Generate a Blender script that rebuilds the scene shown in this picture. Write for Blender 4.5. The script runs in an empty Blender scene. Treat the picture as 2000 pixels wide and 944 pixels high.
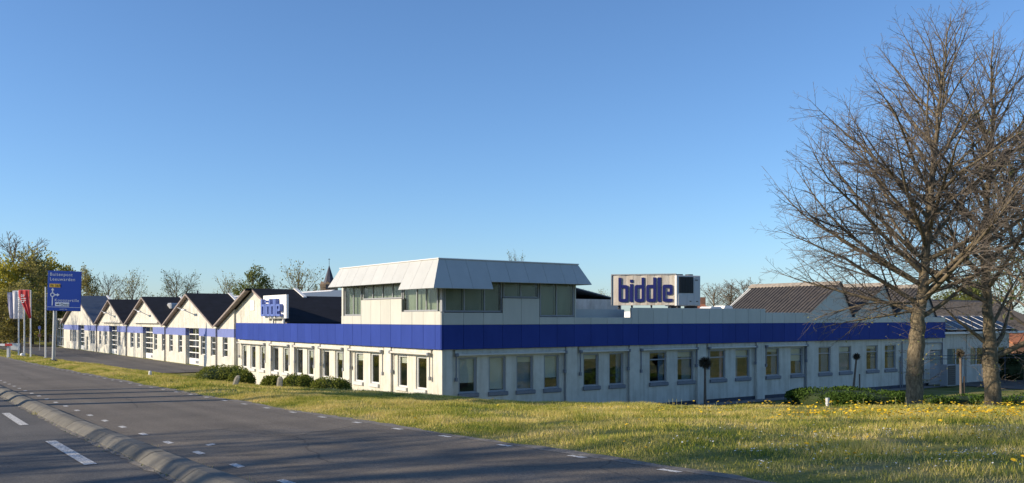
import bpy, math, random
import numpy as np
from mathutils import Vector, Matrix
random.seed(7); np.random.seed(7)
R = math.radians
S = bpy.context.scene
COL = S.collection

# ------------------------------------------------------------------ camera, sky, sun, exposure
EYE = 1.65
cam = bpy.data.cameras.new('camera'); cam_o = bpy.data.objects.new('camera', cam); COL.objects.link(cam_o)
cam_o.location = (0, 0, EYE); cam_o.rotation_euler = (R(90), R(0.046), 0)
cam.sensor_fit = 'HORIZONTAL'; cam.sensor_width = 36.0; cam.lens = 36.0 * 1794.1 / 2000
cam.shift_y = (622.46 - 472) / 2000
cam.clip_start = 0.1; cam.clip_end = 6000
S.camera = cam_o
SUN_EL = 23.0
SUN_H = Vector((-0.972, -0.235, 0)).normalized()
world = bpy.data.worlds.new('World'); S.world = world; world.use_nodes = True
wn = world.node_tree.nodes; wl = world.node_tree.links
sky = wn.new('ShaderNodeTexSky'); sky.sky_type = 'NISHITA'; sky.sun_disc = False
sky.sun_elevation = R(SUN_EL); sky.sun_rotation = math.atan2(SUN_H.x, SUN_H.y)
sky.air_density = 0.92; sky.dust_density = 0.4; sky.ozone_density = 6.3; sky.altitude = 0
wl.new(sky.outputs[0], wn['Background'].inputs[0]); wn['Background'].inputs[1].default_value = 0.145
sun = bpy.data.lights.new('sun', 'SUN'); sun.energy = 5.0; sun.angle = R(0.53); sun.color = (1.0, 0.86, 0.66)
sun_o = bpy.data.objects.new('sun', sun); COL.objects.link(sun_o)
sd = Vector((SUN_H.x * math.cos(R(SUN_EL)), SUN_H.y * math.cos(R(SUN_EL)), math.sin(R(SUN_EL))))
sun_o.rotation_euler = sd.to_track_quat('Z', 'Y').to_euler(); sun_o.location = (-30, -10, 30)
S.view_settings.view_transform = 'Standard'; S.view_settings.look = 'None'
S.view_settings.exposure = 0.3; S.view_settings.gamma = 1.0; S.view_settings.use_curve_mapping = False
S.render.engine = 'CYCLES'
S.cycles.max_bounces = 6; S.cycles.transparent_max_bounces = 12

# ------------------------------------------------------------------ materials
def new_mat(name):
    m = bpy.data.materials.new(name); m.use_nodes = True
    return m, m.node_tree.nodes, m.node_tree.links, m.node_tree.nodes['Principled BSDF']
MATS = {}
def mat(name, col, rough=0.6, var=0.0, scale=3.0, bump=0.0, bscale=20.0, spec=0.5, metal=0.0, col2=None, brick=None, stretch=(1, 1, 1), rnd=0):
    """plain procedural material: two tone noise, optional fine bump or brick relief (object space)"""
    m, n, l, b = new_mat(name)
    b.inputs['Roughness'].default_value = rough; b.inputs['Metallic'].default_value = metal
    b.inputs['Specular IOR Level'].default_value = spec
    tc = n.new('ShaderNodeTexCoord'); mp = n.new('ShaderNodeMapping'); l.new(tc.outputs['Object'], mp.inputs[0])
    mp.inputs['Scale'].default_value = stretch
    c2 = col2 or tuple(max(0, c * (1 - var)) for c in col)
    if var or col2:
        nz = n.new('ShaderNodeTexNoise'); nz.inputs['Scale'].default_value = scale; nz.inputs['Detail'].default_value = 6
        nz.inputs['Roughness'].default_value = 0.65
        l.new(mp.outputs[0], nz.inputs[0])
        rp = n.new('ShaderNodeValToRGB'); rp.color_ramp.elements[0].position = 0.35; rp.color_ramp.elements[1].position = 0.68
        rp.color_ramp.elements[0].color = (*c2, 1); rp.color_ramp.elements[1].color = (*col, 1)
        l.new(nz.outputs[0], rp.inputs[0]); l.new(rp.outputs[0], b.inputs['Base Color'])
    else:
        b.inputs['Base Color'].default_value = (*col, 1)
    if rnd:      # panel to panel difference in fading
        oi = n.new('ShaderNodeObjectInfo'); ma = n.new('ShaderNodeMapRange'); l.new(oi.outputs['Random'], ma.inputs[0])
        ma.inputs[3].default_value = 1 - rnd; ma.inputs[4].default_value = 1 + rnd
        mu = n.new('ShaderNodeMix'); mu.data_type = 'RGBA'; mu.blend_type = 'MULTIPLY'; mu.inputs[0].default_value = 1.0
        src = b.inputs['Base Color'].links[0].from_socket; l.new(src, mu.inputs[6]); l.new(ma.outputs[0], mu.inputs[7]); l.new(mu.outputs[2], b.inputs['Base Color'])
    if bump:
        nb = n.new('ShaderNodeTexNoise'); nb.inputs['Scale'].default_value = bscale; nb.inputs['Detail'].default_value = 4
        l.new(tc.outputs['Object'], nb.inputs[0])
        bp = n.new('ShaderNodeBump'); bp.inputs['Strength'].default_value = bump; bp.inputs['Distance'].default_value = 0.02
        l.new(nb.outputs[0], bp.inputs['Height']); l.new(bp.outputs[0], b.inputs['Normal'])
    MATS[name] = m
    return m

def brick_paint(name, col, dirt):
    """white painted brickwork: course relief, faint mottling and grime (object space, along whichever wall)"""
    m, n, l, b = new_mat(name)
    b.inputs['Roughness'].default_value = 0.75; b.inputs['Specular IOR Level'].default_value = 0.3
    tc = n.new('ShaderNodeTexCoord'); sx = n.new('ShaderNodeSeparateXYZ'); l.new(tc.outputs['Object'], sx.inputs[0])
    ad = n.new('ShaderNodeMath'); ad.operation = 'ADD'; l.new(sx.outputs[0], ad.inputs[0]); l.new(sx.outputs[1], ad.inputs[1])
    cx = n.new('ShaderNodeCombineXYZ'); l.new(ad.outputs[0], cx.inputs[0]); l.new(sx.outputs[2], cx.inputs[1])
    br = n.new('ShaderNodeTexBrick'); l.new(cx.outputs[0], br.inputs[0])
    br.inputs['Scale'].default_value = 1.0; br.inputs['Brick Width'].default_value = 0.22; br.inputs['Row Height'].default_value = 0.065
    br.inputs['Mortar Size'].default_value = 0.006; br.inputs['Color1'].default_value = (1, 1, 1, 1); br.inputs['Color2'].default_value = (0.9, 0.9, 0.9, 1)
    br.inputs['Mortar'].default_value = (0.6, 0.6, 0.6, 1)
    nz = n.new('ShaderNodeTexNoise'); nz.inputs['Scale'].default_value = 1.3; nz.inputs['Detail'].default_value = 8; nz.inputs['Roughness'].default_value = 0.7
    l.new(tc.outputs['Object'], nz.inputs[0])
    rp = n.new('ShaderNodeValToRGB'); rp.color_ramp.elements[0].position = 0.3; rp.color_ramp.elements[1].position = 0.6
    rp.color_ramp.elements[0].color = (*dirt, 1); rp.color_ramp.elements[1].color = (*col, 1)
    l.new(nz.outputs[0], rp.inputs[0])
    # rain streaks: noise stretched vertically
    mp = n.new('ShaderNodeMapping'); mp.inputs['Scale'].default_value = (5, 5, 0.35); l.new(tc.outputs['Object'], mp.inputs[0])
    ns = n.new('ShaderNodeTexNoise'); ns.inputs['Scale'].default_value = 1.0; ns.inputs['Detail'].default_value = 3; l.new(mp.outputs[0], ns.inputs[0])
    rs = n.new('ShaderNodeValToRGB'); rs.color_ramp.elements[0].position = 0.35; rs.color_ramp.elements[1].position = 0.55
    rs.color_ramp.elements[0].color = (0.86, 0.85, 0.82, 1); rs.color_ramp.elements[1].color = (1, 1, 1, 1); l.new(ns.outputs[0], rs.inputs[0])
    mx = n.new('ShaderNodeMix'); mx.data_type = 'RGBA'; mx.blend_type = 'MULTIPLY'; mx.inputs[0].default_value = 1.0
    l.new(rp.outputs[0], mx.inputs[6]); l.new(rs.outputs[0], mx.inputs[7])
    l.new(mx.outputs[2], b.inputs['Base Color'])
    bp = n.new('ShaderNodeBump'); bp.inputs['Strength'].default_value = 0.45; bp.inputs['Distance'].default_value = 0.006
    l.new(br.outputs[0], bp.inputs['Height']); l.new(bp.outputs[0], b.inputs['Normal'])
    MATS[name] = m
brick_paint('wall_white', (0.69, 0.655, 0.57), (0.555, 0.52, 0.44))
brick_paint('hall_white', (0.66, 0.63, 0.55), (0.47, 0.445, 0.385))
mat('plinth', (0.07, 0.08, 0.11), 0.8, 0.4, 6)
mat('blue_panel', (0.036, 0.064, 0.29), 0.5, 0.14, 1.2, spec=0.05, stretch=(1, 1, 0.35), rnd=0.055)
mat('hall_blue', (0.16, 0.20, 0.46), 0.7, 0.15, 2)
mat('cream_panel', (0.57, 0.56, 0.50), 0.45, 0.10, 2.0, stretch=(1, 1, 0.3), rnd=0.045)
mat('roof_white', (0.52, 0.52, 0.49), 0.4, 0.09, 1.5, rnd=0.035)
mat('white_trim', (0.82, 0.80, 0.76), 0.5, 0.05)
mat('grey_frame', (0.30, 0.31, 0.33), 0.45)
mat('white_frame', (0.62, 0.62, 0.60), 0.5)
mat('sill_grey', (0.22, 0.23, 0.26), 0.6, 0.2, 8)
mat('blind', (0.62, 0.61, 0.53), 0.8, 0.12, 2)
mat('blind_grey', (0.34, 0.36, 0.31), 0.8, 0.3, 2, stretch=(1, 1, 0.2))
mat('awning', (0.66, 0.62, 0.55), 0.5, 0.1, 4)
mat('dark_metal', (0.05, 0.05, 0.06), 0.5)
mat('curtain', (0.16, 0.23, 0.31), 0.8, 0.2, 3)
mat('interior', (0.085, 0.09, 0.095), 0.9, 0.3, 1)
mat('bitumen', (0.012, 0.014, 0.022), 0.85, 0.5, 1.5, spec=0.25)
mat('verge_board', (0.32, 0.26, 0.235), 0.7, 0.3, 3)
mat('corrugated', (0.09, 0.078, 0.07), 0.85, col2=(0.052, 0.047, 0.046), scale=2.5, bump=0.3, bscale=12)
mat('ridge_cap', (0.40, 0.34, 0.27), 0.85, 0.4, 5)
mat('blue_corrugated', (0.05, 0.07, 0.11), 0.6, 0.3, 2)
mat('grey_roof', (0.16, 0.19, 0.22), 0.5, 0.12, 0.5)
mat('roof_deck', (0.30, 0.29, 0.28), 0.9, 0.3, 1)
mat('letter_blue', (0.010, 0.014, 0.13), 0.4)
mat('letter_sky', (0.10, 0.15, 0.42), 0.45)
mat('sign_white', (0.82, 0.80, 0.76), 0.5)
mat('clad_streaked', (0.74, 0.68, 0.58), 0.55, col2=(0.50, 0.42, 0.33), scale=1.0, stretch=(3.0, 3.0, 0.5))  # two warm tones in upright streaks
mat('ac_white', (0.60, 0.60, 0.60), 0.45)
mat('ac_dark', (0.02, 0.022, 0.025), 0.5)
mat('skylight', (0.85, 0.83, 0.78), 0.3)
mat('galvanised', (0.50, 0.50, 0.49), 0.45, 0.2, 12, metal=0.3)
mat('road_sign_blue', (0.003, 0.045, 0.32), 0.45, spec=0.4)
mat('sign_letter', (0.50, 0.56, 0.66), 0.5)
mat('sign_yellow', (0.60, 0.36, 0.03), 0.5)
mat('black_paint', (0.01, 0.01, 0.012), 0.5)
mat('flag_white', (0.72, 0.69, 0.70), 0.8, 0.1, 2)
mat('flag_violet', (0.20, 0.20, 0.36), 0.8, col2=(0.62, 0.60, 0.66), scale=1.2, stretch=(2.5, 2.5, 0.4))
mat('flag_red', (0.62, 0.045, 0.05), 0.8, 0.2, 2)
mat('stone', (0.42, 0.38, 0.30), 0.9, 0.35, 9, bump=0.4)
mat('concrete_kerb', (0.17, 0.158, 0.132), 0.9, col2=(0.11, 0.103, 0.088), scale=3.5, bump=0.2, bscale=60, rnd=0.12)
mat('mortar_strip', (0.22, 0.20, 0.175), 0.95, 0.5, 9, bump=0.6, bscale=30)
mat('slate', (0.06, 0.06, 0.085), 0.7, 0.25, 1)
mat('church_brick', (0.34, 0.24, 0.15), 0.85, 0.3, 2)
mat('orange_tile', (0.45, 0.17, 0.08), 0.8, 0.3, 4)
mat('house_brick', (0.30, 0.16, 0.10), 0.85, 0.3, 2)
mat('solar', (0.012, 0.014, 0.026), 0.4, spec=0.25)
mat('gravel', (0.30, 0.28, 0.25), 0.95, 0.5, 25, bump=0.8, bscale=40)
mat('red_paint', (0.5, 0.03, 0.03), 0.5)
mat('timber_post', (0.20, 0.15, 0.11), 0.85, 0.3, 8)
mat('fence_dark', (0.02, 0.025, 0.04), 0.8)
mat('dandelion_yellow', (0.78, 0.52, 0.015), 0.7)
mat('daisy_white', (0.80, 0.80, 0.76), 0.7)
mat('seed_stem', (0.30, 0.30, 0.12), 0.8)

def bark(name, c1, c2, sc=14):
    m, n, l, b = new_mat(name); b.inputs['Roughness'].default_value = 0.9; b.inputs['Specular IOR Level'].default_value = 0.145
    tc = n.new('ShaderNodeTexCoord'); mp = n.new('ShaderNodeMapping'); mp.inputs['Scale'].default_value = (1, 1, 0.45); l.new(tc.outputs['Object'], mp.inputs[0])
    nz = n.new('ShaderNodeTexNoise'); nz.inputs['Scale'].default_value = sc; nz.inputs['Detail'].default_value = 8; nz.inputs['Roughness'].default_value = 0.7; l.new(mp.outputs[0], nz.inputs[0])
    rp = n.new('ShaderNodeValToRGB'); rp.color_ramp.elements[0].position = 0.36; rp.color_ramp.elements[1].position = 0.62
    rp.color_ramp.elements[0].color = (*c1, 1); rp.color_ramp.elements[1].color = (*c2, 1); l.new(nz.outputs[0], rp.inputs[0]); l.new(rp.outputs[0], b.inputs['Base Color'])
    bp = n.new('ShaderNodeBump'); bp.inputs['Strength'].default_value = 0.9; bp.inputs['Distance'].default_value = 0.03
    l.new(nz.outputs[0], bp.inputs['Height']); l.new(bp.outputs[0], b.inputs['Normal'])
    MATS[name] = m
bark('bark', (0.085, 0.068, 0.045), (0.25, 0.20, 0.13))
bark('twig', (0.095, 0.078, 0.066), (0.185, 0.155, 0.125), 5)
bark('far_bark', (0.10, 0.085, 0.065), (0.22, 0.18, 0.13), 2)

def leafy(name, c1, c2, trans=0.35):
    """foliage: colour varies leaf by leaf (random per island), some light passes through"""
    m, n, l, b = new_mat(name); b.inputs['Roughness'].default_value = 0.7; b.inputs['Specular IOR Level'].default_value = 0.2
    g = n.new('ShaderNodeNewGeometry'); rp = n.new('ShaderNodeValToRGB')
    rp.color_ramp.elements[0].color = (*c1, 1); rp.color_ramp.elements[1].color = (*c2, 1)
    l.new(g.outputs['Random Per Island'], rp.inputs[0]); l.new(rp.outputs[0], b.inputs['Base Color'])
    tr = n.new('ShaderNodeBsdfTranslucent'); l.new(rp.outputs[0], tr.inputs[0])
    mx = n.new('ShaderNodeMixShader'); mx.inputs[0].default_value = trans
    l.new(b.outputs[0], mx.inputs[1]); l.new(tr.outputs[0], mx.inputs[2]); l.new(mx.outputs[0], n['Material Output'].inputs[0])
    MATS[name] = m
leafy('leaf_yellow', (0.24, 0.24, 0.04), (0.54, 0.45, 0.06), 0.5)
leafy('leaf_green', (0.10, 0.13, 0.03), (0.24, 0.25, 0.06))
leafy('leaf_olive', (0.18, 0.175, 0.055), (0.40, 0.34, 0.10), 0.5)
leafy('leaf_hedge', (0.08, 0.11, 0.014), (0.26, 0.27, 0.04), 0.3)
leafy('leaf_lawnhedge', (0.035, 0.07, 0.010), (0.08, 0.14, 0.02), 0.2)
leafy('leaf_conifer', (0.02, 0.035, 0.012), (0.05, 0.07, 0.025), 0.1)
leafy('leaf_bud', (0.22, 0.22, 0.07), (0.42, 0.40, 0.15))
leafy('ball_twig', (0.05, 0.045, 0.035), (0.12, 0.10, 0.07), 0.05)

def glass(name, tint, ior=1.7, gr=0.015):
    m, n, l, b = new_mat(name); n.remove(b)
    tr = n.new('ShaderNodeBsdfTransparent'); tr.inputs[0].default_value = (*tint, 1)
    gl = n.new('ShaderNodeBsdfGlossy'); gl.inputs['Roughness'].default_value = gr; gl.inputs[0].default_value = (0.95, 0.95, 0.95, 1)
    tc = n.new('ShaderNodeTexCoord'); nz = n.new('ShaderNodeTexNoise'); nz.inputs['Scale'].default_value = 1.6; l.new(tc.outputs['Object'], nz.inputs[0])
    bp = n.new('ShaderNodeBump'); bp.inputs['Strength'].default_value = 0.12; bp.inputs['Distance'].default_value = 0.03; l.new(nz.outputs[0], bp.inputs['Height'])
    l.new(bp.outputs[0], gl.inputs['Normal'])
    fr = n.new('ShaderNodeFresnel'); ge = n.new('ShaderNodeNewGeometry'); mr = n.new('ShaderNodeMapRange')   # the same reflectance on both faces of the sheet
    mr.inputs[3].default_value = ior; mr.inputs[4].default_value = 1 / ior; l.new(ge.outputs['Backfacing'], mr.inputs[0]); l.new(mr.outputs[0], fr.inputs[0])
    mx = n.new('ShaderNodeMixShader'); l.new(fr.outputs[0], mx.inputs[0]); l.new(tr.outputs[0], mx.inputs[1]); l.new(gl.outputs[0], mx.inputs[2])
    l.new(mx.outputs[0], n['Material Output'].inputs[0]); MATS[name] = m
glass('glass', (0.94, 0.965, 0.96), 1.85)
glass('glass_tower', (0.84, 0.88, 0.83), 1.45, 0.22)

def asphalt(name, c1, c2, sp=0.35):
    m, n, l, b = new_mat(name); b.inputs['Roughness'].default_value = 0.85; b.inputs['Specular IOR Level'].default_value = sp
    tc = n.new('ShaderNodeTexCoord')
    a = n.new('ShaderNodeTexNoise'); a.inputs['Scale'].default_value = 0.5; a.inputs['Detail'].default_value = 6; l.new(tc.outputs['Object'], a.inputs[0])
    f = n.new('ShaderNodeTexVoronoi'); f.inputs['Scale'].default_value = 55; l.new(tc.outputs['Object'], f.inputs[0])
    rp = n.new('ShaderNodeValToRGB'); rp.color_ramp.elements[0].color = (*c1, 1); rp.color_ramp.elements[1].color = (*c2, 1)
    rp.color_ramp.elements[0].position = 0.3; rp.color_ramp.elements[1].position = 0.7
    l.new(a.outputs[0], rp.inputs[0])
    f2 = n.new('ShaderNodeValToRGB'); f2.color_ramp.elements[0].color = (0.62, 0.62, 0.62, 1); f2.color_ramp.elements[1].color = (1.5, 1.46, 1.38, 1)
    l.new(f.outputs['Color'], f2.inputs[0])
    mx = n.new('ShaderNodeMix'); mx.data_type = 'RGBA'; mx.blend_type = 'MULTIPLY'; mx.inputs[0].default_value = 0.85
    l.new(rp.outputs[0], mx.inputs[6]); l.new(f2.outputs[0], mx.inputs[7]); l.new(mx.outputs[2], b.inputs['Base Color'])
    # lengthwise wear of the wheel tracks and a few sealed cracks, in the direction of the road
    mp = n.new('ShaderNodeMapping'); mp.vector_type = 'POINT'; mp.inputs['Rotation'].default_value = (0, 0, -R(33.8)); l.new(tc.outputs['Object'], mp.inputs[0])
    m2 = n.new('ShaderNodeMapping'); m2.inputs['Scale'].default_value = (1.5, 0.05, 1); l.new(mp.outputs[0], m2.inputs[0])
    tn = n.new('ShaderNodeTexNoise'); tn.inputs['Scale'].default_value = 1.0; tn.inputs['Detail'].default_value = 4; l.new(m2.outputs[0], tn.inputs[0])
    tr = n.new('ShaderNodeMapRange'); l.new(tn.outputs[0], tr.inputs[0]); tr.inputs[1].default_value = 0.3; tr.inputs[2].default_value = 0.7; tr.inputs[3].default_value = 0.80; tr.inputs[4].default_value = 1.18
    ck = n.new('ShaderNodeTexVoronoi'); ck.feature = 'DISTANCE_TO_EDGE'; ck.inputs['Scale'].default_value = 0.22; ck.inputs['Randomness'].default_value = 1.0
    dn = n.new('ShaderNodeTexNoise'); dn.inputs['Scale'].default_value = 1.2; dn.inputs['Detail'].default_value = 4; l.new(tc.outputs['Object'], dn.inputs[0])
    dv = n.new('ShaderNodeMix'); dv.data_type = 'VECTOR'; dv.inputs[0].default_value = 0.25; l.new(mp.outputs[0], dv.inputs[4]); l.new(dn.outputs['Color'], dv.inputs[5]); l.new(dv.outputs[1], ck.inputs[0])
    cr = n.new('ShaderNodeMapRange'); l.new(ck.outputs['Distance'], cr.inputs[0]); cr.inputs[1].default_value = 0.0; cr.inputs[2].default_value = 0.004; cr.inputs[3].default_value = 0.55; cr.inputs[4].default_value = 1.0
    mm = n.new('ShaderNodeMath'); mm.operation = 'MULTIPLY'; l.new(tr.outputs[0], mm.inputs[0]); l.new(cr.outputs[0], mm.inputs[1])
    mz = n.new('ShaderNodeMix'); mz.data_type = 'RGBA'; mz.blend_type = 'MULTIPLY'; mz.inputs[0].default_value = 1.0
    l.new(mx.outputs[2], mz.inputs[6]); l.new(mm.outputs[0], mz.inputs[7]); l.new(mz.outputs[2], b.inputs['Base Color'])
    bp = n.new('ShaderNodeBump'); bp.inputs['Strength'].default_value = 0.8; bp.inputs['Distance'].default_value = 0.006
    l.new(f.outputs['Distance'], bp.inputs['Height']); l.new(bp.outputs[0], b.inputs['Normal'])
    MATS[name] = m
asphalt('asphalt', (0.112, 0.097, 0.080), (0.158, 0.137, 0.112))
asphalt('asphalt_drive', (0.085, 0.078, 0.072), (0.125, 0.114, 0.10))
asphalt('asphalt_left', (0.085, 0.082, 0.080), (0.118, 0.112, 0.106))

def paint_worn():
    m, n, l, b = new_mat('road_paint'); b.inputs['Roughness'].default_value = 0.8
    tc = n.new('ShaderNodeTexCoord'); v = n.new('ShaderNodeTexNoise'); v.inputs['Scale'].default_value = 38; v.inputs['Detail'].default_value = 3; l.new(tc.outputs['Object'], v.inputs[0])
    rp = n.new('ShaderNodeValToRGB'); rp.color_ramp.elements[0].position = 0.40; rp.color_ramp.elements[1].position = 0.50
    rp.color_ramp.elements[0].color = (0.16, 0.16, 0.16, 1); rp.color_ramp.elements[1].color = (0.62, 0.61, 0.58, 1)
    l.new(v.outputs[0], rp.inputs[0]); l.new(rp.outputs[0], b.inputs['Base Color']); MATS['road_paint'] = m
paint_worn()

def grass_mats():
    for nm, blade in (('grass_ground', False), ('grass_blade', True)):
        m, n, l, b = new_mat(nm); b.inputs['Roughness'].default_value = 0.8; b.inputs['Specular IOR Level'].default_value = 0.145
        g = n.new('ShaderNodeNewGeometry')
        a = n.new('ShaderNodeTexNoise'); a.inputs['Scale'].default_value = 0.55; a.inputs['Detail'].default_value = 7; a.inputs['Roughness'].default_value = 0.65
        l.new(g.outputs['Position'], a.inputs[0])
        rp = n.new('ShaderNodeValToRGB'); e = rp.color_ramp.elements
        e[0].position = 0.35; e[1].position = 0.68
        if blade:
            e[0].color = (0.20, 0.25, 0.035, 1); e[1].color = (0.76, 0.60, 0.26, 1)
            k = e.new(0.5); k.color = (0.54, 0.47, 0.10, 1)
        else:
            e[0].color = (0.075, 0.11, 0.02, 1); e[1].color = (0.30, 0.25, 0.12, 1)
            k = e.new(0.5); k.color = (0.19, 0.19, 0.045, 1)
        src = a.outputs[0]
        if blade:
            ad = n.new('ShaderNodeMath'); ad.operation = 'MULTIPLY_ADD'; ad.inputs[1].default_value = 0.30; ad.inputs[2].default_value = -0.15
            l.new(g.outputs['Random Per Island'], ad.inputs[0])
            a2 = n.new('ShaderNodeMath'); l.new(ad.outputs[0], a2.inputs[0]); l.new(a.outputs[0], a2.inputs[1]); src = a2.outputs[0]
        else:
            f = n.new('ShaderNodeTexNoise'); f.inputs['Scale'].default_value = 22; f.inputs['Detail'].default_value = 4; l.new(g.outputs['Position'], f.inputs[0])
            ad = n.new('ShaderNodeMath'); ad.operation = 'MULTIPLY_ADD'; ad.inputs[1].default_value = 0.4; ad.inputs[2].default_value = -0.2; l.new(f.outputs[0], ad.inputs[0])
            a2 = n.new('ShaderNodeMath'); l.new(ad.outputs[0], a2.inputs[0]); l.new(a.outputs[0], a2.inputs[1]); src = a2.outputs[0]
            bp = n.new('ShaderNodeBump'); bp.inputs['Strength'].default_value = 0.7; bp.inputs['Distance'].default_value = 0.05
            l.new(f.outputs[0], bp.inputs['Height']); l.new(bp.outputs[0], b.inputs['Normal'])
        l.new(src, rp.inputs[0]); l.new(rp.outputs[0], b.inputs['Base Color'])
        if blade:
            tr = n.new('ShaderNodeBsdfTranslucent'); l.new(rp.outputs[0], tr.inputs[0]); mx = n.new('ShaderNodeMixShader'); mx.inputs[0].default_value = 0.3
            l.new(b.outputs[0], mx.inputs[1]); l.new(tr.outputs[0], mx.inputs[2]); l.new(mx.outputs[0], n['Material Output'].inputs[0])
        MATS[nm] = m
grass_mats()

# ------------------------------------------------------------------ mesh helpers
class MB:
    def __init__(s): s.v = []; s.f = []
    def add(s, vs, fs):
        o = len(s.v); s.v += [tuple(x) for x in vs]; s.f += [tuple(i + o for i in f) for f in fs]; return s
    def box(s, x0, x1, y0, y1, z0, z1):
        x0, x1 = sorted((x0, x1)); y0, y1 = sorted((y0, y1)); z0, z1 = sorted((z0, z1))
        return s.add([(x0, y0, z0), (x1, y0, z0), (x1, y1, z0), (x0, y1, z0), (x0, y0, z1), (x1, y0, z1), (x1, y1, z1), (x0, y1, z1)],
                     [(3, 2, 1, 0), (4, 5, 6, 7), (0, 1, 5, 4), (1, 2, 6, 5), (2, 3, 7, 6), (3, 0, 4, 7)])
    def bbox(s, x0, x1, y0, y1, z0, z1, b=0.01):
        """box with all edges chamfered on the top and bottom rims"""
        b = min(b, (x1 - x0) / 3, (y1 - y0) / 3, (z1 - z0) / 3)
        def ring(d, z): return [(x0 + d, y0, z), (x1 - d, y0, z), (x1, y0 + d, z), (x1, y1 - d, z), (x1 - d, y1, z), (x0 + d, y1, z), (x0, y1 - d, z), (x0, y0 + d, z)]
        def rin(z): return [(x0 + b, y0 + b, z), (x1 - b, y0 + b, z), (x1 - b, y0 + b, z), (x1 - b, y1 - b, z), (x1 - b, y1 - b, z), (x0 + b, y1 - b, z), (x0 + b, y1 - b, z), (x0 + b, y0 + b, z)]
        vs = rin(z0) + ring(b, z0 + b) + ring(b, z1 - b) + rin(z1)
        fs = []
        for k in range(3):
            for i in range(8):
                j = (i + 1) % 8; fs.append((k * 8 + i, k * 8 + j, k * 8 + 8 + j, k * 8 + 8 + i))
        fs += [tuple(range(7, -1, -1)), tuple(range(24, 32))]
        return s.add(vs, fs)
    def prism(s, poly, axis, a0, a1):
        """extrude a 2D polygon; axis 'x': poly=(y,z), 'y': poly=(x,z), 'z': poly=(x,y)"""
        def P(p, a): return (a, p[0], p[1]) if axis == 'x' else ((p[0], a, p[1]) if axis == 'y' else (p[0], p[1], a))
        n = len(poly); vs = [P(p, a0) for p in poly] + [P(p, a1) for p in poly]
        fs = [tuple(range(n)), tuple(range(2 * n - 1, n - 1, -1))] + [(i, n + i, n + (i + 1) % n, (i + 1) % n) for i in range(n)]
        return s.add(vs, fs)
    def tube(s, pts, rads, sides=6, cap=True):
        pts = [Vector(p) for p in pts]; o = len(s.v); n = len(pts)
        ref = None
        for i, p in enumerate(pts):
            d = (pts[min(i + 1, n - 1)] - pts[max(i - 1, 0)])
            if d.length < 1e-9: d = Vector((0, 0, 1))
            d.normalize()
            if ref is None: ref = d.orthogonal()
            a = (ref - d * ref.dot(d))
            if a.length < 1e-6: a = d.orthogonal()
            a.normalize(); ref = a; b = d.cross(a); r = rads[i] if hasattr(rads, '__len__') else rads
            for k in range(sides):
                t = 2 * math.pi * k / sides; q = p + (a * math.cos(t) + b * math.sin(t)) * r; s.v.append((q.x, q.y, q.z))
        for i in range(n - 1):
            for k in range(sides):
                k2 = (k + 1) % sides; s.f.append((o + i * sides + k, o + i * sides + k2, o + (i + 1) * sides + k2, o + (i + 1) * sides + k))
        if cap:
            s.f.append(tuple(o + k for k in range(sides - 1, -1, -1))); s.f.append(tuple(o + (n - 1) * sides + k for k in range(sides)))
        return s
    def mesh(s, name, off=(0, 0, 0)):
        me = bpy.data.meshes.new(name)
        vs = s.v if off == (0, 0, 0) else [(x + off[0], y + off[1], z + off[2]) for x, y, z in s.v]
        me.from_pydata(vs, [], s.f); return me
def setp(o, label=None, cat=None, group=None, kind=None):
    if label: o['label'] = label
    if cat: o['category'] = cat
    if group: o['group'] = group
    if kind: o['kind'] = kind
    return o
def obj(name, mb, m, parent=None, off=(0, 0, 0), smooth=False, **k):
    me = mb.mesh(name, off) if isinstance(mb, MB) else mb
    if m and not me.materials: me.materials.append(MATS[m])
    if smooth: me.shade_smooth()
    o = bpy.data.objects.new(name, me); COL.objects.link(o)
    if parent: o.parent = parent
    return setp(o, **k)
def thing(name, label, cat, loc, rz=0, group=None):
    o = bpy.data.objects.new(name, None); o.empty_display_size = 0.3; COL.objects.link(o)
    o.location = loc; o.rotation_euler = (0, 0, rz); return setp(o, label, cat, group)
def np_mesh(name, V, F):
    me = bpy.data.meshes.new(name); V = np.asarray(V, np.float32); F = np.asarray(F, np.int32); k = F.shape[1]
    me.vertices.add(len(V)); me.vertices.foreach_set('co', V.ravel())
    me.loops.add(F.size); me.loops.foreach_set('vertex_index', F.ravel())
    me.polygons.add(len(F)); me.polygons.foreach_set('loop_start', np.arange(0, F.size, k, dtype=np.int32))
    me.polygons.foreach_set('loop_total', np.full(len(F), k, np.int32)); me.update(calc_edges=True); return me
def text_mesh(txt, size, extrude=0.002, spacing=1.0, align='LEFT'):
    c = bpy.data.curves.new('t', 'FONT'); c.body = txt; c.size = size; c.extrude = extrude; c.space_character = spacing; c.align_x = align; c.resolution_u = 3
    o = bpy.data.objects.new('t', c); COL.objects.link(o); bpy.context.view_layer.update()
    me = bpy.data.meshes.new_from_object(o.evaluated_get(bpy.context.evaluated_depsgraph_get()))
    bpy.data.objects.remove(o); bpy.data.curves.remove(c); return me

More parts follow.
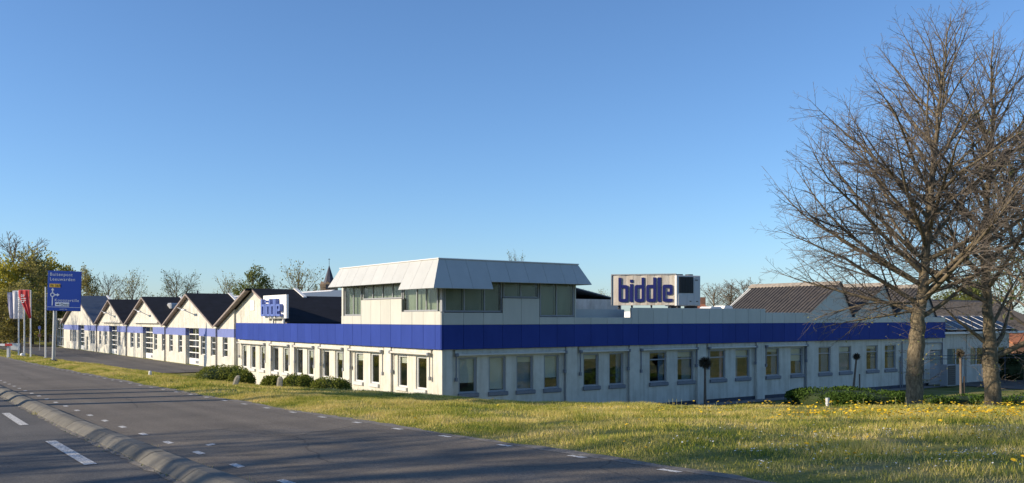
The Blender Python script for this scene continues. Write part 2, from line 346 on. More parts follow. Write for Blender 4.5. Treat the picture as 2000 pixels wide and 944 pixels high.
# ------------------------------------------------------------------ layout frames
AL = 0.9504                                     # facade angle
DR = np.array([math.sin(AL), math.cos(AL)]); DL = np.array([-math.cos(AL), math.sin(AL)])
CO = np.array([-2.9208, 37.9285]); TH = math.atan2(DR[1], DR[0])
PU = float(CO @ DR); PT = float(CO @ DL)        # camera position seen from the corner
def wpos(u, t): p = CO + DR * u + DL * t; return float(p[0]), float(p[1])
def aR(u, d): return u + d * (PU + u) / PT      # a point read on the front plane, moved back by d along the line of sight
def aL(t, d): return t + d * (PT + t) / PU
RA = R(33.8); DD = np.array([-math.sin(RA), math.cos(RA)]); NN = np.array([math.cos(RA), math.sin(RA)])   # along and across the road
def rw(w, v): p = NN * w + DD * v; return float(p[0]), float(p[1])
_v = np.arange(-160, 700, 0.5)
def _smooth(x, n): k = np.hanning(n); k /= k.sum(); return np.convolve(np.pad(x, n // 2, 'edge'), k, 'same')[n // 2: n // 2 + len(x)]
_z = _smooth(np.interp(_v, [-60, -20, 0, 7.5, 18.4, 32, 60, 92, 130, 400], [1.6, .8, .24, 0, -.32, -.61, -1.08, -1.54, -1.7, -1.7]), 25)
_c = _smooth(np.interp(_v, [-40, 0, 5, 10.4, 12.1, 13.75, 15.75, 18.6, 22.2, 27.3, 31, 38, 60, 77, 101, 140], [34, 32, 27, 20.3, 18.3, 16.2, 15, 14, 12.6, 11.9, 10.8, 10.2, 10.2, 9.6, 8.7, 8.5]), 7)
def zroad(v): return np.interp(v, _v, _z)
def wcrest(v): return np.interp(v, _v, _c)
def vnoise(x, y, s, seed=0):
    x = np.asarray(x) * s; y = np.asarray(y) * s; xi = np.floor(x).astype(int); yi = np.floor(y).astype(int); fx = x - xi; fy = y - yi
    fx = fx * fx * (3 - 2 * fx); fy = fy * fy * (3 - 2 * fy)
    def h(a, b): q = np.sin(a * 127.1 + b * 311.7 + seed * 74.7) * 43758.5453; return q - np.floor(q)
    return (h(xi, yi) * (1 - fx) + h(xi + 1, yi) * fx) * (1 - fy) + (h(xi, yi + 1) * (1 - fx) + h(xi + 1, yi + 1) * fx) * fy
def sst(x): x = np.clip(x, 0, 1); return x * x * (3 - 2 * x)
def ground(X, Y):
    X = np.asarray(X, float); Y = np.asarray(Y, float)
    w = X * NN[0] + Y * NN[1]; v = X * DD[0] + Y * DD[1]
    t = (X - CO[0]) * DL[0] + (Y - CO[1]) * DL[1]
    zr = zroad(v) - 0.04; zb = -2.75 + 1.10 * sst((t - 20) / 7)
    wc = wcrest(v); drop = np.maximum(0.05, zr - zb)
    s = sst((w - wc + 0.3) / (drop * 3.3 + 2.0))
    verge = sst((w - 7.3) / 1.2) * (1 - s)
    z = zr + (np.minimum(zb, zr) - zr) * s + verge * (0.09 * (vnoise(X, Y, 0.5) - 0.5) + 0.04 * vnoise(X, Y, 2.1, 3) + 0.02) - 0.17 * sst((w - 8.2) / np.maximum(wc - 8.6, 1.0)) * (1 - s)
    s2 = sst((-9 - w) / 10); z = z + (-1.9 - z) * s2
    return z
def gz(x, y): return float(ground(x, y))

# ------------------------------------------------------------------ ground, road, drive
def grid_mesh(name, ws, vs, zf, keep=None, frame=rw):
    W, V = np.meshgrid(ws, vs, indexing='ij')
    if frame is rw: X = NN[0] * W + DD[0] * V; Y = NN[1] * W + DD[1] * V
    else: X = CO[0] + DR[0] * W + DL[0] * V; Y = CO[1] + DR[1] * W + DL[1] * V
    Z = zf(X, Y); n, m = W.shape; idx = np.arange(n * m).reshape(n, m)
    F = np.stack([idx[:-1, :-1], idx[1:, :-1], idx[1:, 1:], idx[:-1, 1:]], -1)
    if keep is not None:
        K = keep(X, Y, W, V); K = K[:-1, :-1] & K[1:, :-1] & K[1:, 1:] & K[:-1, 1:]; F = F[K]
    me = np_mesh(name, np.stack([X, Y, Z], -1).reshape(-1, 3), F.reshape(-1, 4)); me.shade_smooth(); return me
ws = np.concatenate([[-3000, -1200, -400, -150, -80, -50, -35, -25], np.arange(-20, 7, 1.5), np.arange(7, 30, 0.3), np.arange(30, 60, 2), [70, 90, 130, 200, 400, 1000, 3000]])
vs_ = np.concatenate([[-2000, -600, -200, -100, -60, -40, -30], np.arange(-24, 45, 0.4), np.arange(45, 120, 1.2), [125, 140, 160, 200, 300, 500, 1000, 2500, 4500]])
obj('ground', grid_mesh('ground', ws, vs_, ground), 'grass_ground', kind='structure')
vv = np.concatenate([np.arange(-60, 130, 1.0), np.arange(130, 660, 20)])
zr_f = lambda dz: (lambda X, Y: zroad(X * DD[0] + Y * DD[1]) + dz)
road = obj('road', grid_mesh('road', np.array([2.84, 4, 5, 6, 7.02]), vv, zr_f(0)), 'asphalt', kind='structure')
road2 = obj('far_carriageway', grid_mesh('far_carriageway', np.array([-1.6, 0, 1, 2.47]), vv, zr_f(-0.004)), 'asphalt_left', kind='structure')
# ragged sandy strip along the tarmac edge
def edge_strip():
    mb = MB(); vsx = np.arange(2, 90, 0.35); rows = []
    for i, v in enumerate(vsx):
        w0 = 6.985 + random.uniform(-0.02, 0.02); w1 = 7.12 + random.uniform(-0.05, 0.09) + 0.06 * math.sin(v * 0.9)
        rows.append((w0, w1, v))
    for w0, w1, v in rows:
        for w, dz in ((w0, 0.003), (w1, 0.012)):
            x, y = rw(w, v); mb.v.append((x, y, float(zroad(v)) + dz))
    for i in range(len(rows) - 1): mb.f.append((2 * i, 2 * i + 1, 2 * i + 3, 2 * i + 2))
    obj('road_edge', mb, 'mortar_strip', kind='structure')
edge_strip()
drv = obj('driveway', grid_mesh('driveway', np.arange(-34, -0.0, 0.6), np.arange(25.9, 130, 0.7), lambda X, Y: ground(X, Y) + 0.03,
          lambda X, Y, u, t: (X * NN[0] + Y * NN[1] > wcrest(X * DD[0] + Y * DD[1]) + 0.9) & (u < 0.05), frame='loc'), 'asphalt_drive', kind='structure')
obj('parking_yard', grid_mesh('parking_yard', np.arange(-60, 25, 2.0), np.arange(128, 150, 2.0), lambda X, Y: ground(X, Y) + 0.034, frame='loc'), 'asphalt_drive', kind='structure')
obj('gravel_strip', grid_mesh('gravel_strip', np.arange(-0.8, 38, 1.0), np.array([-0.9, -0.45, 0.15]), lambda X, Y: ground(X, Y) + 0.03, frame='loc'), 'gravel', kind='structure')
obj('paved_yard', grid_mesh('paved_yard', np.arange(38.5, 75, 1.5), np.array([-9, -7, -5, -3, -1, 0.3]), lambda X, Y: ground(X, Y) + 0.035, frame='loc'), 'asphalt_drive', kind='structure')
def marking(name, w0, w1, v0, v1, parent, skew=0.0, n=1):
    mb = MB(); rows = np.linspace(v0, v1, n + 1)
    for v in rows:
        for w in (w0, w1):
            x, y = rw(w, v + (skew if w == w1 else 0)); mb.v.append((x, y, float(zroad(v)) + 0.004))
    for i in range(n): mb.f.append((2 * i, 2 * i + 1, 2 * i + 3, 2 * i + 2))
    return obj(name, mb, 'road_paint', parent)
for i in range(-4, 34):
    marking('edge_dash', 3.31, 3.41, 12.36 + 1.67 * i, 12.74 + 1.67 * i, road, 0.06)
for i in range(-3, 46):
    marking('edge_dash', 6.86, 6.96, 7.12 + 1.62 * i, 7.43 + 1.62 * i, road)
marking('stray_dash', 3.70, 3.84, 13.34, 13.52, road, 0.1)
for i in range(-3, 10):
    marking('centre_dash', 1.90, 2.05, 12.25 + 7.1 * i, 15.83 + 7.1 * i, road2, n=8)
# kerb: round-nosed precast stones
kerb = thing('kerb', 'low rounded concrete kerb dividing the two carriageways', 'kerb', (0, 0, 0)); kerb['kind'] = 'structure'; del kerb['category']
prof = [(2.485, 0.0), (2.49, 0.025), (2.545, 0.065), (2.62, 0.11), (2.665, 0.124), (2.79, 0.127), (2.83, 0.115), (2.855, 0.08), (2.86, 0.0)]
v = -2.0; k = 0
while v < 110:
    ln = 1.0 if v < 60 else 3.0
    mb = MB(); j = random.uniform(-0.006, 0.006); jz = random.uniform(-0.005, 0.004); tw = random.uniform(-0.002, 0.002)
    secs = [(v + 0.004, 0.05), (v + 0.018, 0.0), (v + ln * 0.5, 0.0), (v + ln - 0.018, 0.0), (v + ln - 0.004, 0.05)]
    for q, (vq, inset) in enumerate(secs):
        for (w, z) in prof:
            cw = 2.68; w2 = cw + (w - cw) * (1 - inset * 1.2) + j + tw * (q - 2); z2 = max(-0.02, z * (1 - inset * 1.5) + jz)
            x, y = rw(w2, vq); mb.v.append((x, y, float(zroad(vq)) + z2))
    n = len(prof)
    for q in range(len(secs) - 1):
        for i in range(n - 1): mb.f.append((q * n + i, q * n + n + i, q * n + n + i + 1, q * n + i + 1))
    mb.f.append(tuple(range(n))); mb.f.append(tuple((len(secs) - 1) * n + i for i in range(n - 1, -1, -1)))
    obj('kerb_stone', mb, 'concrete_kerb', kerb, smooth=False); v += ln; k += 1
mb = MB(); vsx = np.arange(0, 80, 0.25)
for v in vsx:
    for w, dz in ((2.38 + random.uniform(0, 0.08), 0.001), (2.52, 0.018 + random.uniform(-0.006, 0.006))):
        x, y = rw(w, v); mb.v.append((x, y, float(zroad(v)) + dz))
for i in range(len(vsx) - 1): mb.f.append((2 * i, 2 * i + 1, 2 * i + 3, 2 * i + 2))
obj('gutter_strip', mb, 'mortar_strip', kind='structure')
# ------------------------------------------------------------------ office block
ZO = -2.75
office = thing('office_building', 'white single storey corner office with blue fascia band and glazed rooftop lantern', 'office', (*wpos(0, 0), ZO), TH)
OFF = (0, 0, -ZO)
def op(name, mb, m, parent=None, **k): return obj(name, mb, m, parent or office, OFF, **k)
def fb(mb, F, a0, a1, d0, d1, z0, z1, bev=0):
    a0, a1 = sorted((a0, a1)); d0, d1 = sorted((d0, d1)); g = (a0, a1, d0, d1) if F == 'R' else (d0, d1, a0, a1)
    return mb.bbox(*g, z0, z1, bev) if bev else mb.box(*g, z0, z1)
def cv(F, a, d): return aR(a, d) if F == 'R' else aL(a, d)
def zc(F, z, d): return EYE + (z - EYE) * (1 + d / (PT if F == 'R' else PU))
ZB, ZT, ZPL = 0.362, 1.385, -2.544
WD = {'R': 0.24, 'L': 0.22}
winR = [(.80, 1.72, 0, .74, 1), (2.32, 3.23, 0, .98, 1), (3.78, 4.71, 0, .16, 0), (5.29, 6.18, 0, .70, 1), (7.58, 8.52, 0, .14, 0), (9.16, 10.08, 0, .0, 0),
        (11.78, 12.94, 1, 0, 0), (13.70, 14.85, 1, .18, 0), (16.06, 17.22, 1, 0, 0), (18.0, 19.12, 1, .3, 0), (20.45, 21.58, 1, .1, 0), (22.56, 23.65, 1, .5, 0),
        (25.06, 26.2, 1, .0, 0), (27.0, 28.18, 1, .2, 0), (29.70, 30.88, 1, .1, 0), (31.6, 32.8, 1, 0, 0)]
winL = [(23.05, 23.93, .25), (21.5, 22.39, 0), (19.95, 20.8, .3), (17.8, 18.75, 0), (16.33, 17.15, .28), (14.3, 15.28, 0), (12.9, 13.72, .3), (10.9, 11.76, 0),
        (9.33, 10.19, .3), (7.05, 7.99, .25), (5.43, 6.32, 0), (2.78, 3.65, .22), (1.10, 2.02, 0)]
def window(F, a0, a1, z0, z1, transom, blind, sill=True, fm='grey_frame', bm='blind', curt=0, fw=0.065):
    d = WD[F] + 0.06; A0, A1 = sorted((cv(F, a0, d), cv(F, a1, d))); Z0, Z1 = zc(F, z0, d), zc(F, z1, d)
    mb = MB()
    fb(mb, F, A0, A0 + fw, d, d + .07, Z0, Z1); fb(mb, F, A1 - fw, A1, d, d + .07, Z0, Z1)
    fb(mb, F, A0 + fw, A1 - fw, d, d + .07, Z0, Z0 + fw); fb(mb, F, A0 + fw, A1 - fw, d, d + .07, Z1 - fw, Z1)
    if transom: fb(mb, F, A0 + fw, A1 - fw, d + .004, d + .066, Z1 - .42, Z1 - .36)
    i0, i1 = A0 + fw + .004, A1 - fw - .004
    if not transom:      # inner casement rail
        s = .03; fb(mb, F, i0, i0 + s, d + .012, d + .05, Z0 + fw, Z1 - fw); fb(mb, F, i1 - s, i1, d + .012, d + .05, Z0 + fw, Z1 - fw)
    o = op('window', mb, fm)
    g = MB(); fb(g, F, A0 + fw, A1 - fw, d + .03, d + .042, Z0 + fw, Z1 - fw); op('pane', g, 'glass', o)
    if blind:
        b = MB(); h = (Z1 - Z0 - 2 * fw) * blind; fb(b, F, A0 + .05, A1 - .05, d + .10, d + .115, Z1 - fw - h, Z1 - fw); op('blind', b, bm, o)
    if curt:
        c = MB(); wd_ = (A1 - A0 - .1) * abs(curt)
        fb(c, F, *((A1 - .05 - wd_, A1 - .05) if curt > 0 else (A0 + .05, A0 + .05 + wd_)), d + .13, d + .145, Z0 + .05, Z1 - .05); op('curtain', c, 'curtain', o)
    if sill:
        s = MB(); q = .15
        prof = [(d - .16, Z0 - .005), (d - .16, Z0 - .13), (d - .045, Z0 - .2), (d - .045, Z0 + .0), ]
        prof = [(WD[F] - .09, Z0 - .02), (WD[F] - .09, Z0 - .16), (WD[F] - .004, Z0 - .20), (WD[F] - .004, Z0 - .003)]
        if F == 'R': s.prism(prof, 'x', A0 - .04, A1 + .06)
        else: s.prism([(p[0], p[1]) for p in prof], 'y', A0 - .03, A1 + .03)
        op('sill', s, 'sill_grey' if F == 'R' else 'white_frame', o)
    return (A0, A1, Z0, Z1)
def wall_open(mb, F, a0, a1, d0, d1, z0, z1, ops):
    ops = sorted(ops); cur = a0
    for (o0, o1, y0, y1) in ops:
        if o0 > cur: fb(mb, F, cur, o0, d0, d1, z0, z1)
        if y0 > z0: fb(mb, F, o0, o1, d0, d1, z0, y0)
        if y1 < z1: fb(mb, F, o0, o1, d0, d1, y1, z1)
        cur = o1
    if cur < a1: fb(mb, F, cur, a1, d0, d1, z0, z1)
UE = 38.6; TE = 25.5
CUR = {2: .99, 5: .35, 6: .35, 7: .6, 8: .2, 9: -.3, 10: .4, 11: .4, 12: .6, 13: .75, 14: .4, 15: .5}
opsR = [window('R', a, b, -1.48, .02, tr, bl, curt=CUR.get(i, 0)) for i, (a, b, tr, bl, _) in enumerate(winR)]
opsL = [window('L', a, b, -1.36, .03, 0, bl, True, 'white_frame') for a, b, bl in winL]
wd = WD['R']; dr0, dr1 = aR(36.75, wd), aR(38.2, wd)
opsR.append((dr0, dr1, ZO, -.42))
mb = MB()
wall_open(mb, 'R', 0.62, UE, WD['R'], WD['R'] + .2, ZPL, 1.36, opsR)
wall_open(mb, 'L', 0.85, TE, WD['L'], WD['L'] + .2, ZPL, 1.36, opsL)
op('wall', mb, 'wall_white')
mb = MB(); fb(mb, 'R', .1, 36.7, WD['R'] + .02, WD['R'] + .2, ZO - .2, ZPL - .002); fb(mb, 'L', .6, TE, WD['L'] + .02, WD['L'] + .2, ZO - .2, ZPL - .002); op('plinth', mb, 'plinth')
for a, b in ((6.63, 7.27), (10.53, 11.18), (15.22, 15.86), (19.78, 20.44), (24.12, 24.75)):
    A, B = aR(a, .1), aR(b, .1); mb = MB(); fb(mb, 'R', A, B, .1, WD['R'] - .004, ZO - .1, ZB + .02, .008); op('pilaster', mb, 'wall_white')
for a, b in ((19.2, 19.98), (15.7, 16.31), (12.24, 12.9), (8.69, 9.31), (4.42, 5.05)):
    A, B = aL(a, .1), aL(b, .1); mb = MB(); fb(mb, 'L', A, B, .1, WD['L'] - .004, ZO - .1, ZB + .02, .008); op('pilaster', mb, 'wall_white')
mb = MB(); mb.bbox(.09, .60, .09, .83, ZO - .1, ZB + .02, .008); op('pilaster', mb, 'wall_white')
# dark seams and rain pipes beside the pilasters
for a in (6.55, 10.46, 15.15, 19.70, 23.9):
    mb = MB(); A = aR(a, .2); mb.tube([(A, .19, .3), (A, .19, -2.7)], .028, 8); op('downpipe', mb, 'sill_grey')
for a in (33.35, 33.55):
    mb = MB(); A = aR(a, .2); mb.tube([(A, .18, .2 if a > 33.5 else -.75), (A, .18, -2.7)], .035, 8); op('downpipe', mb, 'sill_grey')
# rooms behind the windows
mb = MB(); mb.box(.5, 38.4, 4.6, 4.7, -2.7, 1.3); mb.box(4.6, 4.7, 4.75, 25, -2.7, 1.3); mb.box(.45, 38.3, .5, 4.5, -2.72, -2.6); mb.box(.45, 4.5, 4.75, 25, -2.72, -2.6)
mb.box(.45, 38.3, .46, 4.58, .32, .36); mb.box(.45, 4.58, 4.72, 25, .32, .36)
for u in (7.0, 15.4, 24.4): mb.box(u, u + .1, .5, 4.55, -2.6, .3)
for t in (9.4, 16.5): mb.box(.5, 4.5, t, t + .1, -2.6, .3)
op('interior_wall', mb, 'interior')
mb = MB(); mb.box(.3, UE, .30, 24.9, 1.28, 1.34); op('roof_deck', mb, 'roof_deck')
mb = MB(); mb.box(UE - .2, UE, .46, 20, ZO, 1.27); mb.box(.5, UE - .25, 24.9, 25.1, ZO, 1.27); op('rear_wall', mb, 'wall_white')
# blue fascia panels
GAP = .012
def panels(F, seams, z0, z1, m, name='fascia_panel', th=.06):
    for a, b in zip(seams[:-1], seams[1:]):
        if b - a < .03: continue
        j = random.uniform(-.0025, .0025)
        mb = MB(); fb(mb, F, a + GAP / 2, b - GAP / 2, j, j + th, z0, z1, .006); op(name, mb, m)
sR = [0] + [.0925 + i for i in range(39)]; sR[-1] = UE
sL = [.068] + [.4989 + .9804 * i for i in range(26)]; sL = [s for s in sL if s < 25.1] + [25.2]
panels('R', sR, ZB, ZT, 'blue_panel'); panels('L', sL, ZB, ZT, 'blue_panel')
# cream panels above the band: stepped wall of the lantern, then the parapet
def clipseams(seams, a, b): return [a] + [s for s in seams if a + .05 < s < b - .05] + [b]
for a, b, zt in ((0, 3.11, 1.90), (3.11, 5.10, 2.535), (5.10, 7.09, 1.715), (7.09, 10.66, 1.70), (10.66, 20.5, 2.165), (20.5, 24.4, 1.965), (24.4, UE, 1.72)):
    panels('R', clipseams(sR, a, b), ZT + .006, zt, 'cream_panel', 'parapet_panel' if a > 7 else 'lantern_panel')
for a, b, zt in ((.068, 3.40, 1.95), (3.40, 7.43, 2.53), (7.43, 9.6, 1.79)):
    panels('L', clipseams(sL, a, b), ZT + .006, zt, 'cream_panel', 'lantern_panel')
mb = MB(); mb.box(7.3, 10.9, .9, 1.0, 1.345, 2.09); mb.box(10.9, 11.0, .9, 6.5, 1.345, 2.09); op('roof_upstand', mb, 'roof_white')
mb = MB()  # backing behind panels
mb.box(.07, 3.1, .07, .12, ZT, 1.88); mb.box(3.12, 5.09, .07, .12, ZT, 2.51); mb.box(5.11, 7.08, .07, .12, ZT, 1.70); mb.box(7.1, 10.65, .07, .12, ZT, 1.68); mb.box(10.67, 20.48, .07, .12, ZT, 2.15); mb.box(20.5, UE, .07, .12, ZT, 1.70)
mb.box(.07, .12, .13, 3.39, ZT, 1.93); mb.box(.07, .12, 3.41, 7.42, ZT, 2.51); mb.box(.07, .12, 7.44, 9.59, ZT, 1.77); mb.box(.07, .12, 9.62, 25.1, .37, 1.36)
op('panel_backing', mb, 'dark_metal')
# sun screens: cassette with two guide arms
def screen(F, a0, a1, z):
    d = -.02 if F == 'R' else -.04; A0, A1 = sorted((cv(F, a0, .1), cv(F, a1, .1)))
    mb = MB(); fb(mb, F, A0, A1, d + .02, d + .14, z - .045, z + .045, .02)
    o = op('sunscreen', mb, 'awning')
    b = MB(); fb(b, F, A0 + .02, A1 - .02, .145, .21, z + .0, .34); op('header_board', b, 'wall_white', o)
    for e, h in ((A0 + .05, .95), (A1 - .05, .8)):
        g = MB(); fb(g, F, e - .02, e + .02, .08, .13, z - h, z - .05); fb(g, F, e - .05, e + .05, .06, .16, z - h - .16, z - h); fb(g, F, e - .07, e + .07, d + .0, d + .16, z - .07, z + .07, .02)
        op('guide_arm', g, 'sill_grey' if F == 'R' else 'grey_frame', o)
for a, b in ((.68, 6.6), (7.41, 10.5), (11.23, 15.18), (16.0, 19.74), (20.5, 24.1)): screen('R', a, b, .12)
for a, b in ((24.67, 20.0), (19.15, 16.33), (15.65, 12.92), (12.2, 9.35), (8.66, 5.17), (4.40, .92)): screen('L', a, b, .14)
# service door and cabinet at the right end
mb = MB(); mb.box(dr0 + .05, dr1 - .05, .36, .40, ZO + .05, -.47); dro = op('door', mb, 'grey_frame')
mb = MB(); mb.box(dr0 + .2, dr1 - .2, .345, .358, -1.3, -.6); op('door_window', mb, 'blind_grey', dro)
mb = MB(); mb.box(aR(35.9, .2), aR(38.2, .2), .14, .20, .02, .07); mb.box(aR(38.15, .2), aR(38.2, .2), .14, .20, ZO, .02); op('door_canopy', mb, 'sill_grey')
# ---- lantern glazing
def glaz(F, a0, a1, z0, z1, cuts):
    d = .10; A0, A1 = cv(F, a0, d), cv(F, a1, d); Z0, Z1 = zc(F, z0, d), z1
    cs = [cv(F, c, d) for c in cuts]; mb = MB()
    fb(mb, F, A0, A1, d, d + .07, Z0, Z0 + .06)
    for c in [A0 + .03] + cs + [A1 - .03]: fb(mb, F, c - .03, c + .03, d + .004, d + .066, Z0 + .06, Z1)
    o = op('lantern_window', mb, 'grey_frame')
    e = [A0 + .06] + sum(([c - .03, c + .03] for c in cs), []) + [A1 - .06]
    for i in range(0, len(e), 2):
        g = MB(); fb(g, F, e[i], e[i + 1], d + .03, d + .04, Z0 + .06, Z1); op('pane', g, 'glass_tower', o)
        b = MB(); fb(b, F, e[i] - .01, e[i + 1] + .01, d + .22, d + .225, Z0 + .02, Z1); op('blind', b, 'blind_grey', o)
glaz('R', .16, 3.06, 1.93, 3.3, [1.13, 2.15]); glaz('R', 3.13, 5.07, 2.56, 3.3, [4.07]); glaz('R', 5.12, 7.07, 1.74, 3.3, [6.07])
glaz('L', .30, 3.28, 1.96, 3.3, [1.25, 2.05]); glaz('L', 3.36, 7.2, 2.55, 3.3, [4.25, 5.2, 6.2]); glaz('L', 7.38, 9.2, 1.8, 3.3, [8.25])
mb = MB(); mb.box(.10, .2, .10, .28, 1.9, 3.3); op('corner_post', mb, 'grey_frame')
mb = MB(); mb.box(7.2, 7.28, .1, 9.4, 1.345, 3.2); mb.box(.3, 7.19, 9.7, 9.78, 1.345, 3.2); mb.box(.11, .29, 9.6, 9.79, 1.345, 3.2); op('lantern_back_wall', mb, 'cream_panel')
mb = MB(); mb.box(.4, 7.1, .5, 9.6, 1.345, 1.4); mb.box(2.5, 2.6, 2.5, 9, 1.41, 3.2); mb.box(2.61, 7, 2.5, 2.6, 1.41, 3.2); op('lantern_core', mb, 'interior')
mb = MB(); mb.box(-.62, 7.45, -.62, 9.45, 3.305, 3.34); op('soffit', mb, 'grey_frame')
# ---- mansard: sheet panels with standing joints
SL = 2.017
def zd(dl_): return 4.09 - SL * (dl_ - .3)
def slab(pts, name, m, th=.035):
    P = [Vector(p) for p in pts]; n = (P[1] - P[0]).cross(P[2] - P[0]).normalized()
    if n.z < 0: P = P[::-1]; n = -n
    k = len(P); mb = MB(); mb.add(P + [p - n * th for p in P], [tuple(range(k)), tuple(range(2 * k - 1, k - 1, -1))] + [(i, k + i, k + (i + 1) % k, (i + 1) % k) for i in range(k)])
    return op(name, mb, m)
def mans(F, seams, aend, step):
    f = (lambda a, e: (a, -e, zd(e))) if F == 'R' else (lambda a, e: (-e, a, zd(e)))
    g = .006; D1, D2 = .9, .745
    slab([f(-.3 + .004, .3), f(-D1 + .004, D1), f(seams[0] - g, D1), f(seams[0] - g, .3)], 'roof_panel', 'roof_white')
    for s, e in zip(seams[:-1], seams[1:]):
        db = D1 if e <= step + .05 else D2
        slab([f(s + g, .3), f(s + g, db), f(e - g, db), f(e - g, .3)], 'roof_panel', 'roof_white')
    s = seams[-1]; slab([f(s + g, .3), f(s + g, D2), f(aend + D2, D2), f(aend + .3, .3)], 'roof_panel', 'roof_white')
mans('R', [0, 1.0, 2.0, 3, 4, 5, 6, 6.7], 6.77, 2.0); mans('L', [.1, 1.08, 2.06, 3.04, 4.02, 5.0, 5.98, 6.96, 7.94, 8.7], 8.78, 2.06)
slab([(7.07, -.29, 4.09), (7.515, -.74, 3.19), (7.515, 9.5, 3.19), (7.07, 9.07, 4.09)], 'roof_panel', 'roof_white')
slab([(-.29, 9.08, 4.09), (-.74, 9.525, 3.19), (7.5, 9.525, 3.19), (7.07, 9.08, 4.09)], 'roof_panel', 'roof_white')
mb = MB(); mb.bbox(-.34, 7.11, -.34, 9.12, 4.094, 4.14, .015); op('roof_cap', mb, 'white_trim')

# ---- sawtooth roofs on the right half
def corrug(mb, A, B, n_dir, pitch, amp, length, up, slope_len, sl):
    pass
def sheet(p0, eu, es, nu, w, h, pitch, amp, n):
    """corrugated sheet from p0, ribs run along es, profile repeats along eu, n = outward normal"""
    mb = MB(); k = int(w / pitch); prof = []
    for i in range(k + 1):
        for q, a in ((0, 0), (.28, 0), (.42, 1), (.72, 1), (.86, 0)):
            x = (i + q) * pitch
            if x <= w: prof.append((x, a * amp))
    for x, a in prof:
        for s in (0, h): p = p0 + eu * x + es * s + n * a; mb.v.append(tuple(p))
    for i in range(len(prof) - 1): mb.f.append((2 * i, 2 * i + 1, 2 * i + 3, 2 * i + 2))
    return mb
names = ('nearest the rooftop cooler', 'in the middle of the row', 'behind the bare tree trunk')
for i, (u0, ua, u1) in enumerate(((24.4, 27.45, 28.7), (28.78, 31.95, 33.1), (33.18, 36.4, 37.7))):
    st = thing('sawtooth_roof', f'brown corrugated sawtooth roof bay with ridge cap, {names[i]}', 'roof', (*wpos(ua, .3), 1.36), TH, 'sawtooth roof bays over the office')
    lo = lambda u, t, z: Vector((u - ua, t - .3, z - 1.36)); Lh = 6.4; za = 3.74
    es = Vector((u0 - ua, 0, 1.92 - za)); h = es.length; es.normalize(); n = Vector((-(za - 1.92), 0, ua - u0)).normalized(); n = Vector((-abs(n.x), 0, abs(n.z)))
    obj('roof_sheet', sheet(lo(ua, 0.05, za), Vector((0, 1, 0)), es, None, Lh, h, .26, .055, n), 'corrugated', st)
    es2 = Vector((u1 - ua, 0, 1.72 - za)); h2 = es2.length; es2.normalize(); n2 = Vector((za - 1.72, 0, u1 - ua)).normalized()
    obj('roof_sheet', sheet(lo(ua, 0.05, za), Vector((0, 1, 0)), es2, None, Lh, h2, .26, .05, n2), 'corrugated', st)
    mb = MB(); mb.prism([(u0 + .12 - ua, 1.365 - 1.36), (u1 - .08 - ua, .005), (u1 - .08 - ua, .44), (0, za - .06 - 1.36), (u0 + .12 - ua, .57)], 'y', -.12, .0); obj('gable_wall', mb, 'cream_panel', st)
    mb = MB(); mb.prism([(-.28, za - 1.36 - .08), (0, za - 1.36 + .11), (.2, za - 1.36 - .1), (.14, za - 1.36 - .12), (0, za - 1.36 + .05), (-.28, za - 1.36 - .14)], 'y', -.18, Lh + .1); obj('ridge_cap', mb, 'ridge_cap', st)
    mb = MB(); mb.prism([(u0 - ua + .1, .50), (0, za - 1.36 - .03), (0, za - 1.36 - .2), (u0 - ua + .1, .33)], 'y', Lh + .06, Lh + .12); obj('verge_board', mb, 'white_trim', st)
    mb = MB(); mb.prism([(u1 - ua - .02, .36), (.02, za - 1.36 - .1), (.06, za - 1.36 + .02), (u1 - ua + .06, .42)], 'y', -.2, .1); obj('verge_board', mb, 'plinth', st)
    mb = MB(); mb.prism([(u0 + .12 - ua, .0), (u1 - .08 - ua, .0), (u1 - .08 - ua, .4), (0, za - .06 - 1.36), (u0 + .12 - ua, .5)], 'y', Lh - .1, Lh); obj('gable_wall', mb, 'cream_panel', st)

